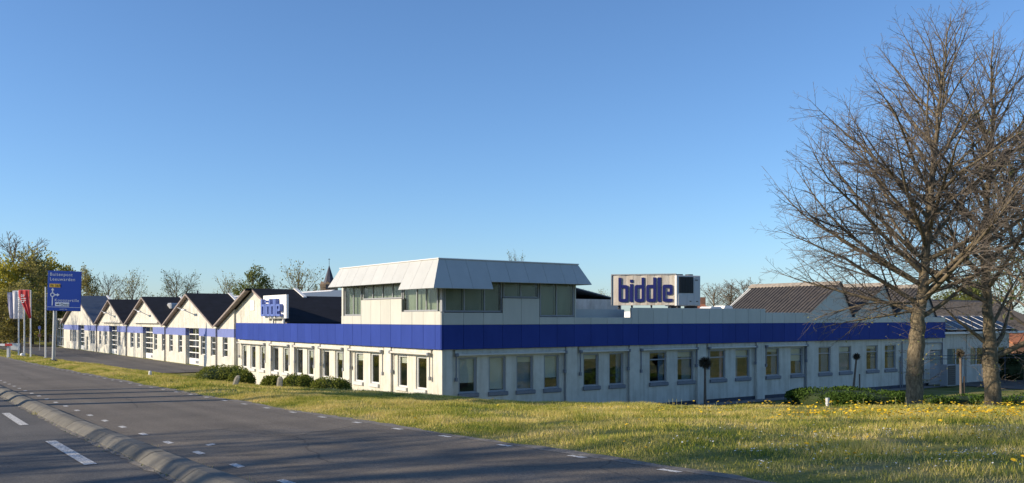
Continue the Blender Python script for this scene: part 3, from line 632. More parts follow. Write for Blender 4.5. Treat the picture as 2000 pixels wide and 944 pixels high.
# ------------------------------------------------------------------ biddle lettering
def ring(x0, x1, y0, y1, s, r, square=()):
    """closed letter bowl: outer outline with rounded corners, inner rectangle"""
    out = []; inn = []
    cs = [((x0, y0), (1, 1), 180), ((x1, y0), (-1, 1), 270), ((x1, y1), (-1, -1), 0), ((x0, y1), (1, -1), 90)]
    for i, ((cx, cy), (sx, sy), a0) in enumerate(cs):
        rr = 0.0001 if i in square else r; ri = max(.0001, r * .3)
        for k in range(5):
            a = R(a0 + 22.5 * k)
            out.append((cx + sx * rr + math.cos(a) * rr, cy + sy * rr + math.sin(a) * rr))
            inn.append((cx + sx * (s + ri) + math.cos(a) * ri, cy + sy * (s + ri) + math.sin(a) * ri))
    return out, inn
def letter_mesh(ch, th):
    w, xh, s, r = .42, .70, .125, .09; polys = []; rings = []
    if ch == 'b': rings = [ring(0, w, 0, xh, s, r, (3,))]; polys = [[(0, xh), (s, xh), (s, 1), (0, 1)]]
    if ch == 'd': rings = [ring(0, w, 0, xh, s, r, (2,))]; polys = [[(w - s, xh), (w, xh), (w, 1), (w - s, 1)]]
    if ch == 'i': polys = [[(0, 0), (s, 0), (s, .74), (0, .74)], [(0, .80), (s, .80), (s, .92), (0, .92)]]
    if ch == 'l': polys = [[(0, 0), (s, 0), (s, 1), (0, 1)]]
    if ch == 'e':
        c = .05
        polys = [[(0, c), (c, 0), (s, 0), (s, xh), (c, xh), (0, xh - c)], [(s, 0), (w, 0), (w, s), (s, s)], [(s, xh - s), (w - s, xh - s), (w - s, xh), (s, xh)],
                 [(w - s, xh - s - .16), (w, xh - s - .16), (w, xh - c), (w - c, xh), (w - s, xh)], [(w * .42, xh - s - .29), (w - c, xh - s - .29), (w, xh - s - .29 + c), (w, xh - s - .16), (w * .42, xh - s - .16)]]
    mb = MB()
    for p in polys: mb.prism(p[::-1], 'y', 0, th)
    for o, i in rings:
        n = len(o); vs = [(x, 0, y) for x, y in o] + [(x, 0, y) for x, y in i] + [(x, th, y) for x, y in o] + [(x, th, y) for x, y in i]; fs = []
        for k in range(n):
            j = (k + 1) % n; fs += [(k, j, n + j, n + k), (2 * n + k, 3 * n + k, 3 * n + j, 2 * n + j), (k, 2 * n + k, 2 * n + j, j), (n + k, n + j, 3 * n + j, 3 * n + k)]
        mb.add(vs, fs)
    wid = {'i': s, 'l': s}.get(ch, w); return mb, wid
def lettering(parent, x0, x1, z0, z1, y, th, m, gap=.085):
    tot = sum(letter_mesh(c, 1)[1] for c in 'biddle') + 5 * gap; sx = (x1 - x0) / tot; sz = z1 - z0; x = x0
    for c in 'biddle':
        mb, wd_ = letter_mesh(c, th); mb.v = [(x + a * sx, y + b, z0 + d * sz) for a, b, d in mb.v]
        obj('letter', mb, m, parent); x += (wd_ + gap) * sx
# rooftop container sign (faces the road junction)
def at(px, Y): return (px - 1000) / 1794.1 * Y
YS = 47.6; xl, xr = at(1195, YS), at(1319, YS)
cs = thing('rooftop_container_sign', 'streaked white clad box on the roof with large dark blue lettering', 'rooftop sign', (xl, YS, 1.34), R(-14))
W_ = xr - xl; zb_, zt_ = 2.33 - 1.34, 3.92 - 1.34
mb = MB(); n = 9; pw = W_ / n
for i in range(n):   # shallow folded cladding: every sheet slightly turned
    a = .0 if i % 2 else .028; mb.prism([(i * pw + .006, a), ((i + 1) * pw - .006, .028 - a), ((i + 1) * pw - .006, .06), (i * pw + .006, .06)], 'z', zb_, zt_ - .03)
obj('cladding', mb, 'clad_streaked', cs)
mb = MB(); mb.box(0, W_, .065, .55, zb_, zt_ - .04); obj('body', mb, 'ac_white', cs)
mb = MB(); mb.box(-.03, W_, -.02, .57, zt_ - .03, zt_ + .02); mb.box(-.04, -.004, -.02, .55, zb_, zt_ - .031); obj('edge_trim', mb, 'galvanised', cs)
lettering(cs, W_ * .105, W_ * .945, zb_ + .17, zt_ - .17, -.035, .03, 'letter_blue', .075)
for x, dx in ((.35, -.2), (1.0, 0), (2.0, .15), (W_ - .3, 0)):
    
    mb = MB(); mb.tube([(x, .15, zb_), (x + dx, .1, .0)], .035, 6); obj('strut', mb, 'dark_metal', cs)
    mb = MB(); mb.tube([(x, .5, zb_), (x, .55, .0)], .035, 6); obj('strut', mb, 'dark_metal', cs)
# cooling unit beside it
xa, xb = at(1316.5, YS - .25), at(1368, YS - .25)
ac = thing('rooftop_cooling_unit', 'pale grey rooftop cooling unit with dark grille beside the lettered box', 'cooling unit', (xa, YS - .95, 1.34), R(17)); wa = xb - xa
mb = MB(); mb.bbox(0, wa, 0, 1.3, .95, 2.50, .02); obj('casing', mb, 'ac_white', ac)
mb = MB(); mb.box(wa * .1, wa * .7, -.012, .02, 1.60, 2.43); gr = obj('grille', mb, 'ac_dark', ac)
for i in range(9): mb = MB(); x = wa * .1 + wa * .6 * (i + .5) / 9; mb.box(x - .006, x + .006, -.026, -.014, 1.61, 2.42); obj('grille_bar', mb, 'dark_metal', gr)
for x0, x1, z0, z1 in ((.08, .42, .99, 1.53), (.44, .71, .99, 1.53), (.73, .97, .99, 2.45)):
    mb = MB(); mb.bbox(wa * x0, wa * x1, -.018, -.002, z0, z1, .006); p = obj('access_panel', mb, 'ac_white', ac)
    if x0 > .4: mb = MB(); mb.box(wa * (x0 + x1) / 2 - .05, wa * (x0 + x1) / 2 + .05, -.034, -.02, 1.16, 1.20); obj('handle', mb, 'dark_metal', p)
mb = MB()
for i in range(10): mb.box(wa * .76 + i * .018, wa * .76 + i * .018 + .011, -.024, -.019, 2.24, 2.29)
obj('name_plate', mb, 'dark_metal', ac)
for x in (.3, .72): 
    mb = MB(); q = 14; vs = [(wa * x + .2 * math.cos(2 * math.pi * k / q), .5 + .2 * math.sin(2 * math.pi * k / q), z) for z in (2.505, 2.58) for k in range(q)]
    mb.add(vs, [(k, (k + 1) % q, q + (k + 1) % q, q + k) for k in range(q)] + [tuple(range(q, 2 * q))]); obj('fan_cowl', mb, 'dark_metal', ac)
for x in (.12, wa - .3):
    mb = MB(); mb.box(x, x + .18, .1, 1.2, 0.0, .945); obj('foot_beam', mb, 'dark_metal', ac)
# billboard on the left wing, facing the drive
bs = thing('roof_billboard', 'square white signboard on two posts with blue stacked lettering above the blue fascia', 'sign', (*wpos(-.06, 18.05), 1.39), TH - R(90))
bw = 3.55; b0 = 1.67 - 1.39; b1 = 3.0 - 1.39
mb = MB(); mb.bbox(-bw / 2, bw / 2, -.14, 0, b0, b1, .01); obj('board', mb, 'sign_white', bs)
lettering(bs, -bw / 2 + .18, bw / 2 - .42, b0 + .12, b1 - .22, -.36, .21, 'letter_sky', .03)
for x in (-.75, .85):
    mb = MB(); mb.box(x, x + .10, .004, .10, 0, b0 + .3); obj('post', mb, 'white_trim', bs)
# skylight domes and vents behind the parapet
for i, (px, Y, w, h, lab) in enumerate(((1237, 54, 1.3, .62, 'leftmost pale dome skylight under the lettered box'), (1278, 54, 1.5, .60, 'pale dome skylight under the middle of the lettered box'),
        (1388, 53, 1.3, .85, 'pale rooftop box right beside the cooling unit'), (1412, 53.5, 1.0, .9, 'rightmost round pale roof vent before the brown sawtooth roofs'))):
    x = at(px, Y); t = thing('roof_skylight', lab, 'skylight', (x, Y, 1.34), R(30), 'pale skylights on the office roof')
    mb = MB(); mb.box(-w / 2, w / 2, -.5, .5, 0, h * .55); obj('curb', mb, 'white_trim', t)
    mb = MB(); mb.prism([(-w / 2 + .04, h * .552), (w / 2 - .04, h * .552), (w / 2 - .16, h), (w / 4, h * 1.16), (-w / 4, h * 1.16), (-w / 2 + .16, h)], 'y', -.46, .46); obj('dome', mb, 'skylight', t)

# ------------------------------------------------------------------ gabled workshop halls
ZG = -1.66
G0, GW, ZV, ZA = 28.7755, 12.527, 1.123, 3.416
def hall(tc, hw, zv, za, wins, door, label, roofm, lamp=None, cass=None, tl=None, extra=None, depth=2.9, tlow=None):
    h = thing('workshop_hall', label, 'workshop', (*wpos(0, tc), ZG), TH, 'gabled workshop halls along the drive')
    of = (0, -tc, -ZG); P = lambda n, mb, m, par=None: obj(n, mb, m, par or h, of)
    t0, t1 = tc - hw, (tl or tc + hw); split = tlow is not None; tlow = t0 if tlow is None else tlow; BZ0, BZ1 = .44, .99; ops = []
    for a, b, z0, z1 in wins:
        a, b = sorted((a, b)); A, B = a + .04, b + .34; ops.append((A, B, z0, min(z1, BZ0 - .004)))
        mb = MB(); z1_ = min(z1, BZ0 - .004); d = .10
        for x in (A, B - .05): fb(mb, 'L', x, x + .05, d, d + .05, z0, z1_)
        for q in (z0, z0 + (z1_ - z0) * .34, z0 + (z1_ - z0) * .67, z1_ - .05): fb(mb, 'L', A + .05, B - .05, d, d + .05, q, q + .05)
        o = P('window', mb, 'white_frame'); g = MB(); fb(g, 'L', A + .05, B - .05, d + .02, d + .03, z0 + .05, z1_ - .05); P('pane', g, 'glass', o)
    if door:
        a, b, z0, z1 = door; ops.append((a, b, ZG - .3, BZ0))
        mb = MB(); d = .25; rows = 6; hh = (z1 - ZG) / rows
        for q in range(1, rows + 1): fb(mb, 'L', a, b, d, d + .06, ZG + q * hh - .045, ZG + q * hh + .02)
        fb(mb, 'L', a, b, d, d + .06, ZG - .1, ZG + hh - .045)
        for x in (a + .02, (a + b) / 2, b - .02): fb(mb, 'L', x - .02, x + .02, d + .006, d + .054, ZG + hh + .02, z1 - .05)
        o = P('sectional_door', mb, 'white_trim')
        for q in range(1, rows):
            g = MB(); fb(g, 'L', a + .04, b - .04, d + .025, d + .035, ZG + q * hh + .02, ZG + (q + 1) * hh - .045); P('pane', g, 'glass', o)
        mb = MB(); fb(mb, 'L', a + .9, a + 1.6, d - .012, d - .002, ZG + .1, ZG + .3); P('vent_panel', mb, 'sill_grey', o)
    mb = MB(); lop = [o for o in ops]
    wall_open(mb, 'L', tlow, t1, 0, .3, ZG - .3, BZ0, lop)
    if tlow == t0:
        mb.prism([(t0, BZ1), (t1, BZ1), (t1, zv - .06 if not tl else 1.1), (tc, za - .05), (t0, zv - .06)], 'x', 0, .3)
    else:   # this hall rises behind the office wing: the part above the fascia stands just behind it
        zl = za - .05 + (zv - .01 - za) * (tlow - tc) / (t1 - tc)
        mb.prism([(tlow, BZ1), (t1, BZ1), (t1, zv - .06), (tlow, zl)], 'x', 0, .3)
        mb.prism([(t0 + .8, 1.345), (tlow, 1.345), (tlow, zl), (tc, za - .05), (t0 + .8, 1.36)], 'x', .13, .3)
    P('wall', mb, 'hall_white')
    for e0, e1 in (((t0, door[0]), (door[1], t1)) if door else ((tlow, t1),)):
        mb = MB(); fb(mb, 'L', e0, e1, -.003, .3, BZ0 + .002, BZ1 - .002); P('blue_band', mb, 'hall_blue')
    mb = MB(); fb(mb, 'L', tlow + .1, t1 - .1, 3.4, 3.5, ZG, 1); P('interior_wall', mb, 'interior')
    for sgn, te, ze in ((-1, t0, zv), (1, t1 + (.2 if tl else 0), zv if not tl else 1.12)):
        g = .015
        def rp(u0, u1, s0, s1, th=.09):
            y0, y1 = tc + sgn * g + (te - tc - sgn * g) * s0, tc + sgn * g + (te - tc - sgn * g) * s1; z0_, z1_ = za + (ze - za) * s0, za + (ze - za) * s1
            m2 = MB(); m2.prism([(y0, z0_), (y1, z1_), (y1, z1_ + th), (y0, z0_ + th)], 'x', u0, u1); return m2
        uf = .10 if (split and sgn < 0) else -.32; ee = .9 if (split and sgn < 0) else 1; P('roof_slope', rp(uf, depth, 0, ee), roofm); P('roof_slope', rp(depth + .004, 9.0, .2, ee), roofm)
        vb = rp(uf - .04, uf - .005, 0, ee, .12); vb.v = [(x, y, z - .08) for x, y, z in vb.v]; P('verge_board', vb, 'verge_board')
        P('flashing', rp(depth - .12, depth + .1, 0, .24, .15), 'white_trim')
        m2 = rp(uf + .01, .0 if uf < 0 else .125, .02, ee - .02, .01); m2.v = [(x, y, z - .013) for x, y, z in m2.v]; P('eave_soffit', m2, 'verge_board')
    if not split: mb = MB(); mb.tube([(-.07, t0 + .12, zv - .1), (-.07, t0 + .12, ZG)], .045, 8); P('downpipe', mb, 'dark_metal')
    if not split: mb = MB(); mb.box(.3, 8.9, t0 + .02, t0 + .1, ZG, zv - .1); P('party_wall', mb, 'hall_white')
    if lamp:
        (a, z0), (b, z1) = lamp; mb = MB(); mb.tube([(-.02, a + .6, z0 + .04), (-.5, a - .1, z0 - .03), (-.75, b + .5, z1)], .03, 6); o = P('lamp_arm', mb, 'galvanised')
        mb = MB(); mb.bbox(-.85, -.65, b - .1, b + .62, z1 - .07, z1 + .05, .03); P('lamp_head', mb, 'white_trim', o)
    if cass: a, b, z = cass; mb = MB(); fb(mb, 'L', a, b, -.22, -.02, z - .07, z + .07, .03); P('sunscreen', mb, 'awning')
    if extra: extra(P)
    return h
W4 = lambda l: [(a, b, -.86, .44) for a, b in l]
hall(35.04, GW / 2, ZV, ZA, W4([(40.15, 39.43), (37.71, 36.97), (32.16, 31.48), (29.94, 29.24)]), (32.91, 36.15, 0, .98), 'white gabled workshop hall with a tall roller door, second from the blue fascia', 'bitumen', ((36.5, 2.5), (33.7, 2.28)))
hall(47.57, GW / 2, ZV, ZA, W4([(52.44, 51.59), (50.08, 49.41), (44.55, 43.89), (42.23, 41.6)]), (45.28, 48.51, 0, .99), 'white gabled workshop hall with a small roof vent, middle of the row of gables', 'bitumen', ((49.35, 2.49), (46.2, 2.24)), (43.2, 50.9, 1.34),
     extra=lambda P: P('roof_vent', MB().bbox(1.2, 1.9, 44.6, 45.6, 2.4, 2.95, .1), 'galvanised'))
hall(60.09, GW / 2, ZV, ZA, W4([(65.2, 64.51), (62.77, 62.06), (57.05, 56.41), (54.63, 54.02)]), (57.87, 61.04, 0, .99), 'white gabled workshop hall with branch shadows, second from the road sign', 'bitumen', ((62.2, 2.45), (58.8, 2.22)), (55.8, 63.4, 1.35))
hall(22.51, GW / 2, ZV, ZA, W4([(27.46, 26.74)]), None, 'white gabled workshop hall rising behind the square signboard', 'bitumen', tlow=25.55,
     extra=lambda P: (P('hatch', MB().box(.10, .126, 22.2, 22.9, 2.15, 2.77), 'white_trim'), [P('wall_seam', MB().box(.122, .128, t, t + .025, 1.39, 2.2), 'sill_grey') for t in (24.6, 20.9)]))
hall(75.7, 75.7 - 66.36, ZV, 4.08, W4([(80.4, 79.75), (79.0, 78.4), (77.9, 77.25), (69.2, 68.6), (68.1, 67.5)]) + [(71.35, 70.7, -1.62, -.2)], (72.8, 76.0, 0, .99), 'largest pale gabled workshop hall partly behind the blue road sign', 'blue_corrugated', tl=84.6)
rh = thing('rear_hall', 'long grey metal roofed hall behind the row of gables', 'hall', (*wpos(13, 60), -2), TH)
def RP(n, mb, m): return obj(n, mb, m, rh, (-13, -60, 2))
mb = MB(); mb.box(9.2, 20, 11, 105, -2, 2.85); RP('wall', mb, 'hall_white')
for i in range(16):
    t = 11 + i * 5.9
    mb = MB(); mb.prism([(9.0, 2.75), (13.5, 4.0), (13.5, 4.06), (9.0, 2.81)], 'y', t, t + 5.88); RP('roof_sheet', mb, 'grey_roof')
    mb = MB(); mb.prism([(13.6, 4.0), (20.2, 2.75), (20.2, 2.81), (13.6, 4.06)], 'y', t, t + 5.88); RP('roof_sheet', mb, 'grey_roof')
mb = MB(); mb.prism([(13.2, 3.99), (13.55, 4.12), (13.9, 3.99), (13.55, 4.02)], 'y', 40, 105.5); RP('ridge_cap', mb, 'white_trim')
mb = MB(); mb.box(13.5, 13.65, 78.5, 78.65, 4.1, 5.0); RP('chimney', mb, 'dark_metal')
dh = thing('dark_hall', 'dark hipped roof hall seen between the lantern and the lettered box', 'hall', (0, 72, -2.7))
mb = MB(); mb.box(-14, 9.5, 0, 14, 0, 4.5); obj('wall', mb, 'hall_white', dh)
mb = MB(); mb.add([(-14.5, -.3, 4.5), (10, -.3, 4.5), (10, 14.5, 4.5), (-14.5, 14.5, 4.5), (-10, 6, 6.02), (6.7, 6, 6.02)], [(0, 1, 5, 4), (1, 2, 5), (2, 3, 4, 5), (3, 0, 4), (3, 2, 1, 0)]); obj('roof', mb, 'bitumen', dh)

# ------------------------------------------------------------------ annex with solar panels
an = thing('annex', 'low white annex with brown corrugated roof and solar panels behind the right tree', 'annex', (*wpos(38.62, .3), ZO), TH)
ao = (-38.62, -.3, -ZO)
def AP(n, mb, m, par=None): return obj(n, mb, m, par or an, ao)
ops = []
for a, b, mull in ((39.35, 41.35, .6), (42.3, 44.3, .45), (45.0, 47.25, .5)):
    z0, z1 = -1.6, -.34; ops.append((a, b, z0, z1)); mb = MB(); m_ = a + (b - a) * mull; d = .38
    for x in (a, m_, b - .07): mb.box(x, x + .07, d, d + .06, z0, z1)
    for q in (z0, z1 - .07): mb.box(a, b, d - .004, d + .064, q, q + .07)
    o = AP('window', mb, 'white_frame'); g = MB(); g.box(a + .07, b - .07, d + .03, d + .04, z0 + .07, z1 - .07); AP('pane', g, 'glass', o)
    g = MB(); g.box(a + .07, m_ - .02, d + .1, d + .11, z0 + .07, z1 - .07); AP('blind', g, 'blind_grey', o)
mb = MB(); wall_open(mb, 'R', 38.7, 47.6, .3, .5, ZO - .1, .72, ops); mb.box(47.4, 47.6, .51, 8, ZO - .1, .72); AP('wall', mb, 'wall_white')
for x in (38.72, 41.75, 44.6):
    mb = MB(); mb.box(x, x + .22, .24, .296, ZO, .70); AP('pilaster', mb, 'wall_white')
mb = MB(); mb.box(38.8, 47.4, 4, 4.1, ZO, .7); AP('interior_wall', mb, 'interior')
n_ = Vector((0, -.42, .9)).normalized(); es = Vector((0, .9, .42)).normalized()
AP('roof_sheet', sheet(Vector((38.5, 0.0, .70)), Vector((1, 0, 0)), es, None, 16, 5.2, .2, .045, n_), 'corrugated')
mb = MB(); mb.box(38.5, 54.5, -.06, .0, .60, .74); AP('gutter', mb, 'white_trim')
for i in range(7):
    a = 39.0 + i * 1.28; p = [Vector((a + .03, .1, .83)), Vector((a + 1.22, .1, .83))]; e2 = es * 2.1
    mb = MB(); q = [p[0], p[1], p[1] + e2, p[0] + e2]; mb.add([tuple(v + n_ * .10) for v in q] + [tuple(v + n_ * .05) for v in q], [(0, 1, 2, 3), (7, 6, 5, 4), (0, 4, 5, 1), (1, 5, 6, 2), (2, 6, 7, 3), (3, 7, 4, 0)])
    o = AP('solar_panel', mb, 'white_trim')
    q = [p[0] + Vector((.04, 0, 0)) + es * .04, p[1] - Vector((.04, 0, 0)) + es * .04, p[1] - Vector((.04, 0, 0)) + es * 2.06, p[0] + Vector((.04, 0, 0)) + es * 2.06]
    mb = MB(); mb.add([tuple(v + n_ * .104) for v in q], [(0, 1, 2, 3)]); AP('cell_sheet', mb, 'solar', o)
mb = MB(); mb.prism([(4.6, 2.85), (5.0, 3.05), (10, .7), (9.8, .6)], 'x', 38.5, 54.5); AP('rear_roof', mb, 'corrugated')
mb = MB(); mb.tube([(47.3, 1.6, 1.4), (47.3, 1.6, 2.1), (47.1, 1.4, 2.2)], .06, 8); AP('vent_pipe', mb, 'white_trim')
#PART3
# ------------------------------------------------------------------ trees
def rot_about(d, ax, a): return Matrix.Rotation(a, 3, ax) @ d
class Tree:
    """bare deciduous tree: leader, limbs, branches, twigs, twiglets as tapering tubes"""
    def __init__(s, seed): s.r = random.Random(seed); s.wood = MB(); s.twigs = MB(); s.tips = []
    def grow(s, p, d, length, rad, level, maxlev, up, wob, spec):
        r = s.r; n = max(2, int({0: 10, 1: 9, 2: 6, 3: 3, 4: 2}.get(level, 2))); pts = [p.copy()]; rads = [rad]; dirs = [d.copy()]
        seg = length / n
        for i in range(n):
            ax = Vector((r.gauss(0, 1), r.gauss(0, 1), r.gauss(0, 1))).normalized(); d = rot_about(d, ax, r.gauss(0, wob))
            d = (d + Vector((0, 0, up * seg))).normalized(); p = p + d * seg; pts.append(p.copy()); dirs.append(d.copy())
            rads.append(max(spec['rmin'], rad * (1 - (i + 1) / n) ** .85))
        s.emit(pts, rads, level)
        if level >= maxlev: s.tips.append((pts[-1], d)); return
        k = spec['kids'][level]; cnt = max(2, int(k * length + r.random())); side = r.choice((-1, 1))
        for j in range(cnt):
            f = spec['start'][level] + (1 - spec['start'][level]) * (j + r.random() * .8) / cnt; f = min(f, .98)
            x = f * n; i = int(x); fr = x - i; q = pts[i].lerp(pts[i + 1], fr); pd = dirs[i + 1]
            side = -side; ax = pd.cross(Vector((0, 0, 1))); ax = ax.normalized() if ax.length > 1e-3 else Vector((1, 0, 0))
            lat = rot_about(ax, pd, r.gauss(0, .9)) * side
            a = R(r.uniform(*spec['angle'])); cd = (pd * math.cos(a) + lat * math.sin(a)).normalized()
            cl = length * (1 - f * .72) * spec['ratio'][level] * r.uniform(.6, 1.2)
            cr = max(spec['rmin'], min(rads[i] * .62, .011 * cl + .002))
            if cl > spec['lmin']: s.grow(q, cd, cl, cr, level + 1, maxlev, spec['up'][level + 1], spec['wob'], spec)
    def emit(s, pts, rads, level):
        (s.wood if level <= 1 else s.twigs).tube(pts, rads, {0: 14, 1: 7, 2: 4}.get(level, 3), cap=False)
def big_tree(name, label, base, leader, lrads, limbs, seed, buds=0, budz=3.2):
    tr = Tree(seed); t = thing(name, label, 'tree', base, 0, 'large bare trees on the lawn'); b = Vector(base)
    L = [Vector(p) - b for p in leader]; pts = []; rads = []
    n = len(L)
    for i in range(n - 1):      # smooth leader
        for k in range(4):
            f = k / 4; p0, p1, p2, p3 = L[max(i - 1, 0)], L[i], L[i + 1], L[min(i + 2, n - 1)]
            q = .5 * ((2 * p1) + (p2 - p0) * f + (2 * p0 - 5 * p1 + 4 * p2 - p3) * f * f + (3 * p1 - p0 - 3 * p2 + p3) * f ** 3)
            pts.append(q + Vector((tr.r.gauss(0, .02), tr.r.gauss(0, .02), 0))); rads.append(lrads[i] + (lrads[i + 1] - lrads[i]) * f)
    pts.append(L[-1]); rads.append(lrads[-1]); tr.wood.tube(pts, rads, 18)
    # burrs on the trunk
    spec = dict(rmin=.0038, kids=[0, 3.4, 5.0, 5.0], start=[0, .14, .12, .1], angle=(28, 58), ratio=[0, .56, .55, .6], up=[0, .05, .06, .05, .02], wob=.10, lmin=.12)
    for (z, az, el, ln, rd, up) in limbs:
        i = min(range(len(pts) - 1), key=lambda k: abs(pts[k].z + b.z - z)); p = pts[i]
        d = Vector((math.cos(az) * math.cos(el), math.sin(az) * math.cos(el), math.sin(el)))
        sp = dict(spec); sp['up'] = [0, up, .05, .04, .02]; tr.grow(p, d, ln, rd, 1, 4, up, .12, sp)
    for k in range(90):         # short shoots straight from the leader
        i = tr.r.randrange(len(pts) // 5, len(pts) - 1); az = tr.r.uniform(0, 6.28); el = tr.r.uniform(-.3, .8)
        tr.grow(pts[i], Vector((math.cos(az) * math.cos(el), math.sin(az) * math.cos(el), math.sin(el))), tr.r.uniform(.5, 1.3), .008, 3, 4, .03, .16, spec)
    obj('trunk', tr.wood, 'bark', t, smooth=True); obj('crown', tr.twigs, 'twig', t)
    if buds:
        mb = MB(); low = [q for q in tr.tips if q[0].z + b.z < budz]; tr.r.shuffle(low)
        for p, d in low[:buds]: leaf_quad(mb, p, tr.r, tr.r.uniform(.02, .045))
        if mb.f: obj('young_leaves', mb, 'leaf_bud', t, kind='stuff')
    return t
def leaf_quad(mb, p, r, s):
    a = Vector((r.gauss(0, 1), r.gauss(0, 1), r.gauss(0, 1))).normalized(); b = a.orthogonal().normalized(); b = rot_about(b, a, r.uniform(0, 6.28)); c = a.cross(b)
    mb.add([p - b * s, p + c * s * .55, p + b * s, p - c * s * .55], [(0, 1, 2, 3)])
def limb_set(seed, z0, z1, n, Lf, low_len, elo, ehi, zlow):
    r = random.Random(seed); out = []; az = r.uniform(0, 6.28)
    for i in range(n):
        f = i / (n - 1); z = z0 + (z1 - z0) * f ** .95; az += 2.4 + r.gauss(0, .25)
        el = R(elo + (ehi - elo) * f + r.uniform(-8, 8)); ln = Lf(f) * r.uniform(.9, 1.06)
        out.append((z, az, el, ln, .019 * ln ** .75 * (1.2 - .5 * f), .035))
    return out
Y1 = 30.0; X1 = at(1786, Y1)
def tp(px, py, Y): return (at(px, Y), Y, EYE + (622.6 - py) / 1794.1 * Y)
b1 = (X1, Y1, gz(X1, Y1) - .05)
lead1 = [b1, (X1, Y1, b1[2] + .25), tp(1786, 760, Y1), tp(1788, 690, Y1), tp(1793, 625, Y1), tp(1803, 560, Y1), tp(1812, 455, Y1), tp(1822, 340, Y1), tp(1832, 230, Y1), tp(1845, 120, Y1), tp(1858, 28, Y1)]
lr1 = [.38, .30, .262, .255, .225, .165, .122, .09, .056, .028, .010]
lim1 = limb_set(11, 2.2, 10.8, 45, lambda f: 5.4 * (1 - f) ** .75 + 1.2, 0, 26, 64, 0)
# limbs read off the photograph: low boughs to the left, fork to the right
lim1 += [(1.75, R(180), R(20), 4.9, .075, .01), (2.0, R(195), R(24), 5.6, .085, .015), (2.6, R(172), R(32), 5.8, .085, .015), (3.4, R(186), R(36), 5.8, .075, .02), (4.3, R(178), R(42), 5.2, .065, .03),
         (1.6, R(-10), R(30), 3.6, .085, .10), (2.2, R(150), R(6), 3.9, .05, -.05), (2.0, R(215), R(5), 4.0, .05, -.06), (1.9, R(180), R(-2), 3.4, .045, -.05), (2.4, R(-20), R(22), 4.2, .08, .04), (5.0, R(190), R(45), 4.8, .065, .03)]
big_tree('bare_tree', 'large bare tree with thick trunk, the left one of the pair on the lawn', b1, lead1, lr1, lim1, 5, 260, 1.8)
Y2 = 31.5; X2 = at(1938, Y2); b2 = (X2, Y2, gz(X2, Y2) - .05)
lead2 = [b2, (X2, Y2, b2[2] + .25), tp(1939, 755, Y2), tp(1934, 700, Y2), tp(1933, 650, Y2), tp(1928, 590, Y2), tp(1924, 480, Y2), tp(1932, 360, Y2), tp(1940, 240, Y2), tp(1936, 140, Y2), tp(1942, 60, Y2)]
lr2 = [.38, .30, .262, .25, .20, .155, .12, .09, .056, .03, .010]
lim2 = limb_set(23, 2.6, 10.4, 38, lambda f: 4.6 * (1 - f) ** .75 + 1.2, 0, 28, 66, 0)
lim2 += [(.75, R(170), R(42), 2.6, .085, .12), (.5, R(5), R(40), 2.2, .11, .25), (.35, R(-8), R(22), 3.4, .12, .10), (1.1, R(30), R(45), 3.0, .075, .1), (2.4, R(200), R(20), 4.6, .08, .03), (3.0, R(185), R(30), 4.4, .07, .03)]
big_tree('bare_tree', 'large bare tree with low forking boughs, the right one of the pair on the lawn', b2, lead2, lr2, lim2, 9, 120, 1.5)

def far_tree(seed, h, wid, leafm, leaves, leaf_s, twigk=1.0, trunkh=.25, conif=False):
    """background tree prototype: (trunk mesh, crown mesh, leaf mesh or None) at unit position"""
    r = random.Random(seed); tr = Tree(seed); H = h
    pts = [Vector((r.gauss(0, .012) * H * i / 6, r.gauss(0, .012) * H * i / 6, H * .92 * i / 6)) for i in range(7)]; pts[0] = Vector((0, 0, -.3))
    rads = [.028 * H * (1 - .93 * i / 6) for i in range(7)]; tr.wood.tube(pts, rads, 7)
    spec = dict(rmin=.010 + .0006 * H, kids=[0, 1.6 * twigk * 10 / H, 2.6 * twigk * 10 / H, 3], start=[0, .2, .15, .1], angle=(25, 60), ratio=[0, .55, .6, .5], up=[0, .03, .03, .02, .02], wob=.16, lmin=.25)
    n = 22; az = 0
    for i in range(n):
        f = i / (n - 1); z = H * (trunkh + (.88 - trunkh) * f); az += 2.4 + r.gauss(0, .3)
        prof = (math.sin(math.pi * min(1, .18 + .8 * f)) ** .7) if not conif else (1.05 - f)
        ln = wid * .55 * prof * r.uniform(.75, 1.15) + .04 * H; el = R(12 + 55 * f + r.uniform(-10, 10)) if not conif else R(5 + r.uniform(-10, 10))
        k = int(f * 5.9 * .9 + 1); p = pts[0].lerp(pts[-1], z / (H * .92))
        tr.grow(p, Vector((math.cos(az) * math.cos(el), math.sin(az) * math.cos(el), math.sin(el))), ln, .012 * ln + .02, 1, 3, .04 if not conif else -.02, .16, spec)
    lm = None
    if leaves:
        lm = MB(); tips = tr.tips
        for k in range(leaves):
            p, d = tips[r.randrange(len(tips))]; q = p + Vector((r.gauss(0, .035 * H), r.gauss(0, .035 * H), r.gauss(0, .028 * H))); leaf_quad(lm, q, r, leaf_s * r.uniform(.6, 1.4))
        lm = lm.mesh('leaves'); lm.materials.append(MATS[leafm])
    w = tr.wood.mesh('trunk'); w.materials.append(MATS['far_bark']); c = tr.twigs.mesh('crown'); c.materials.append(MATS['far_bark'])
    return w, c, lm
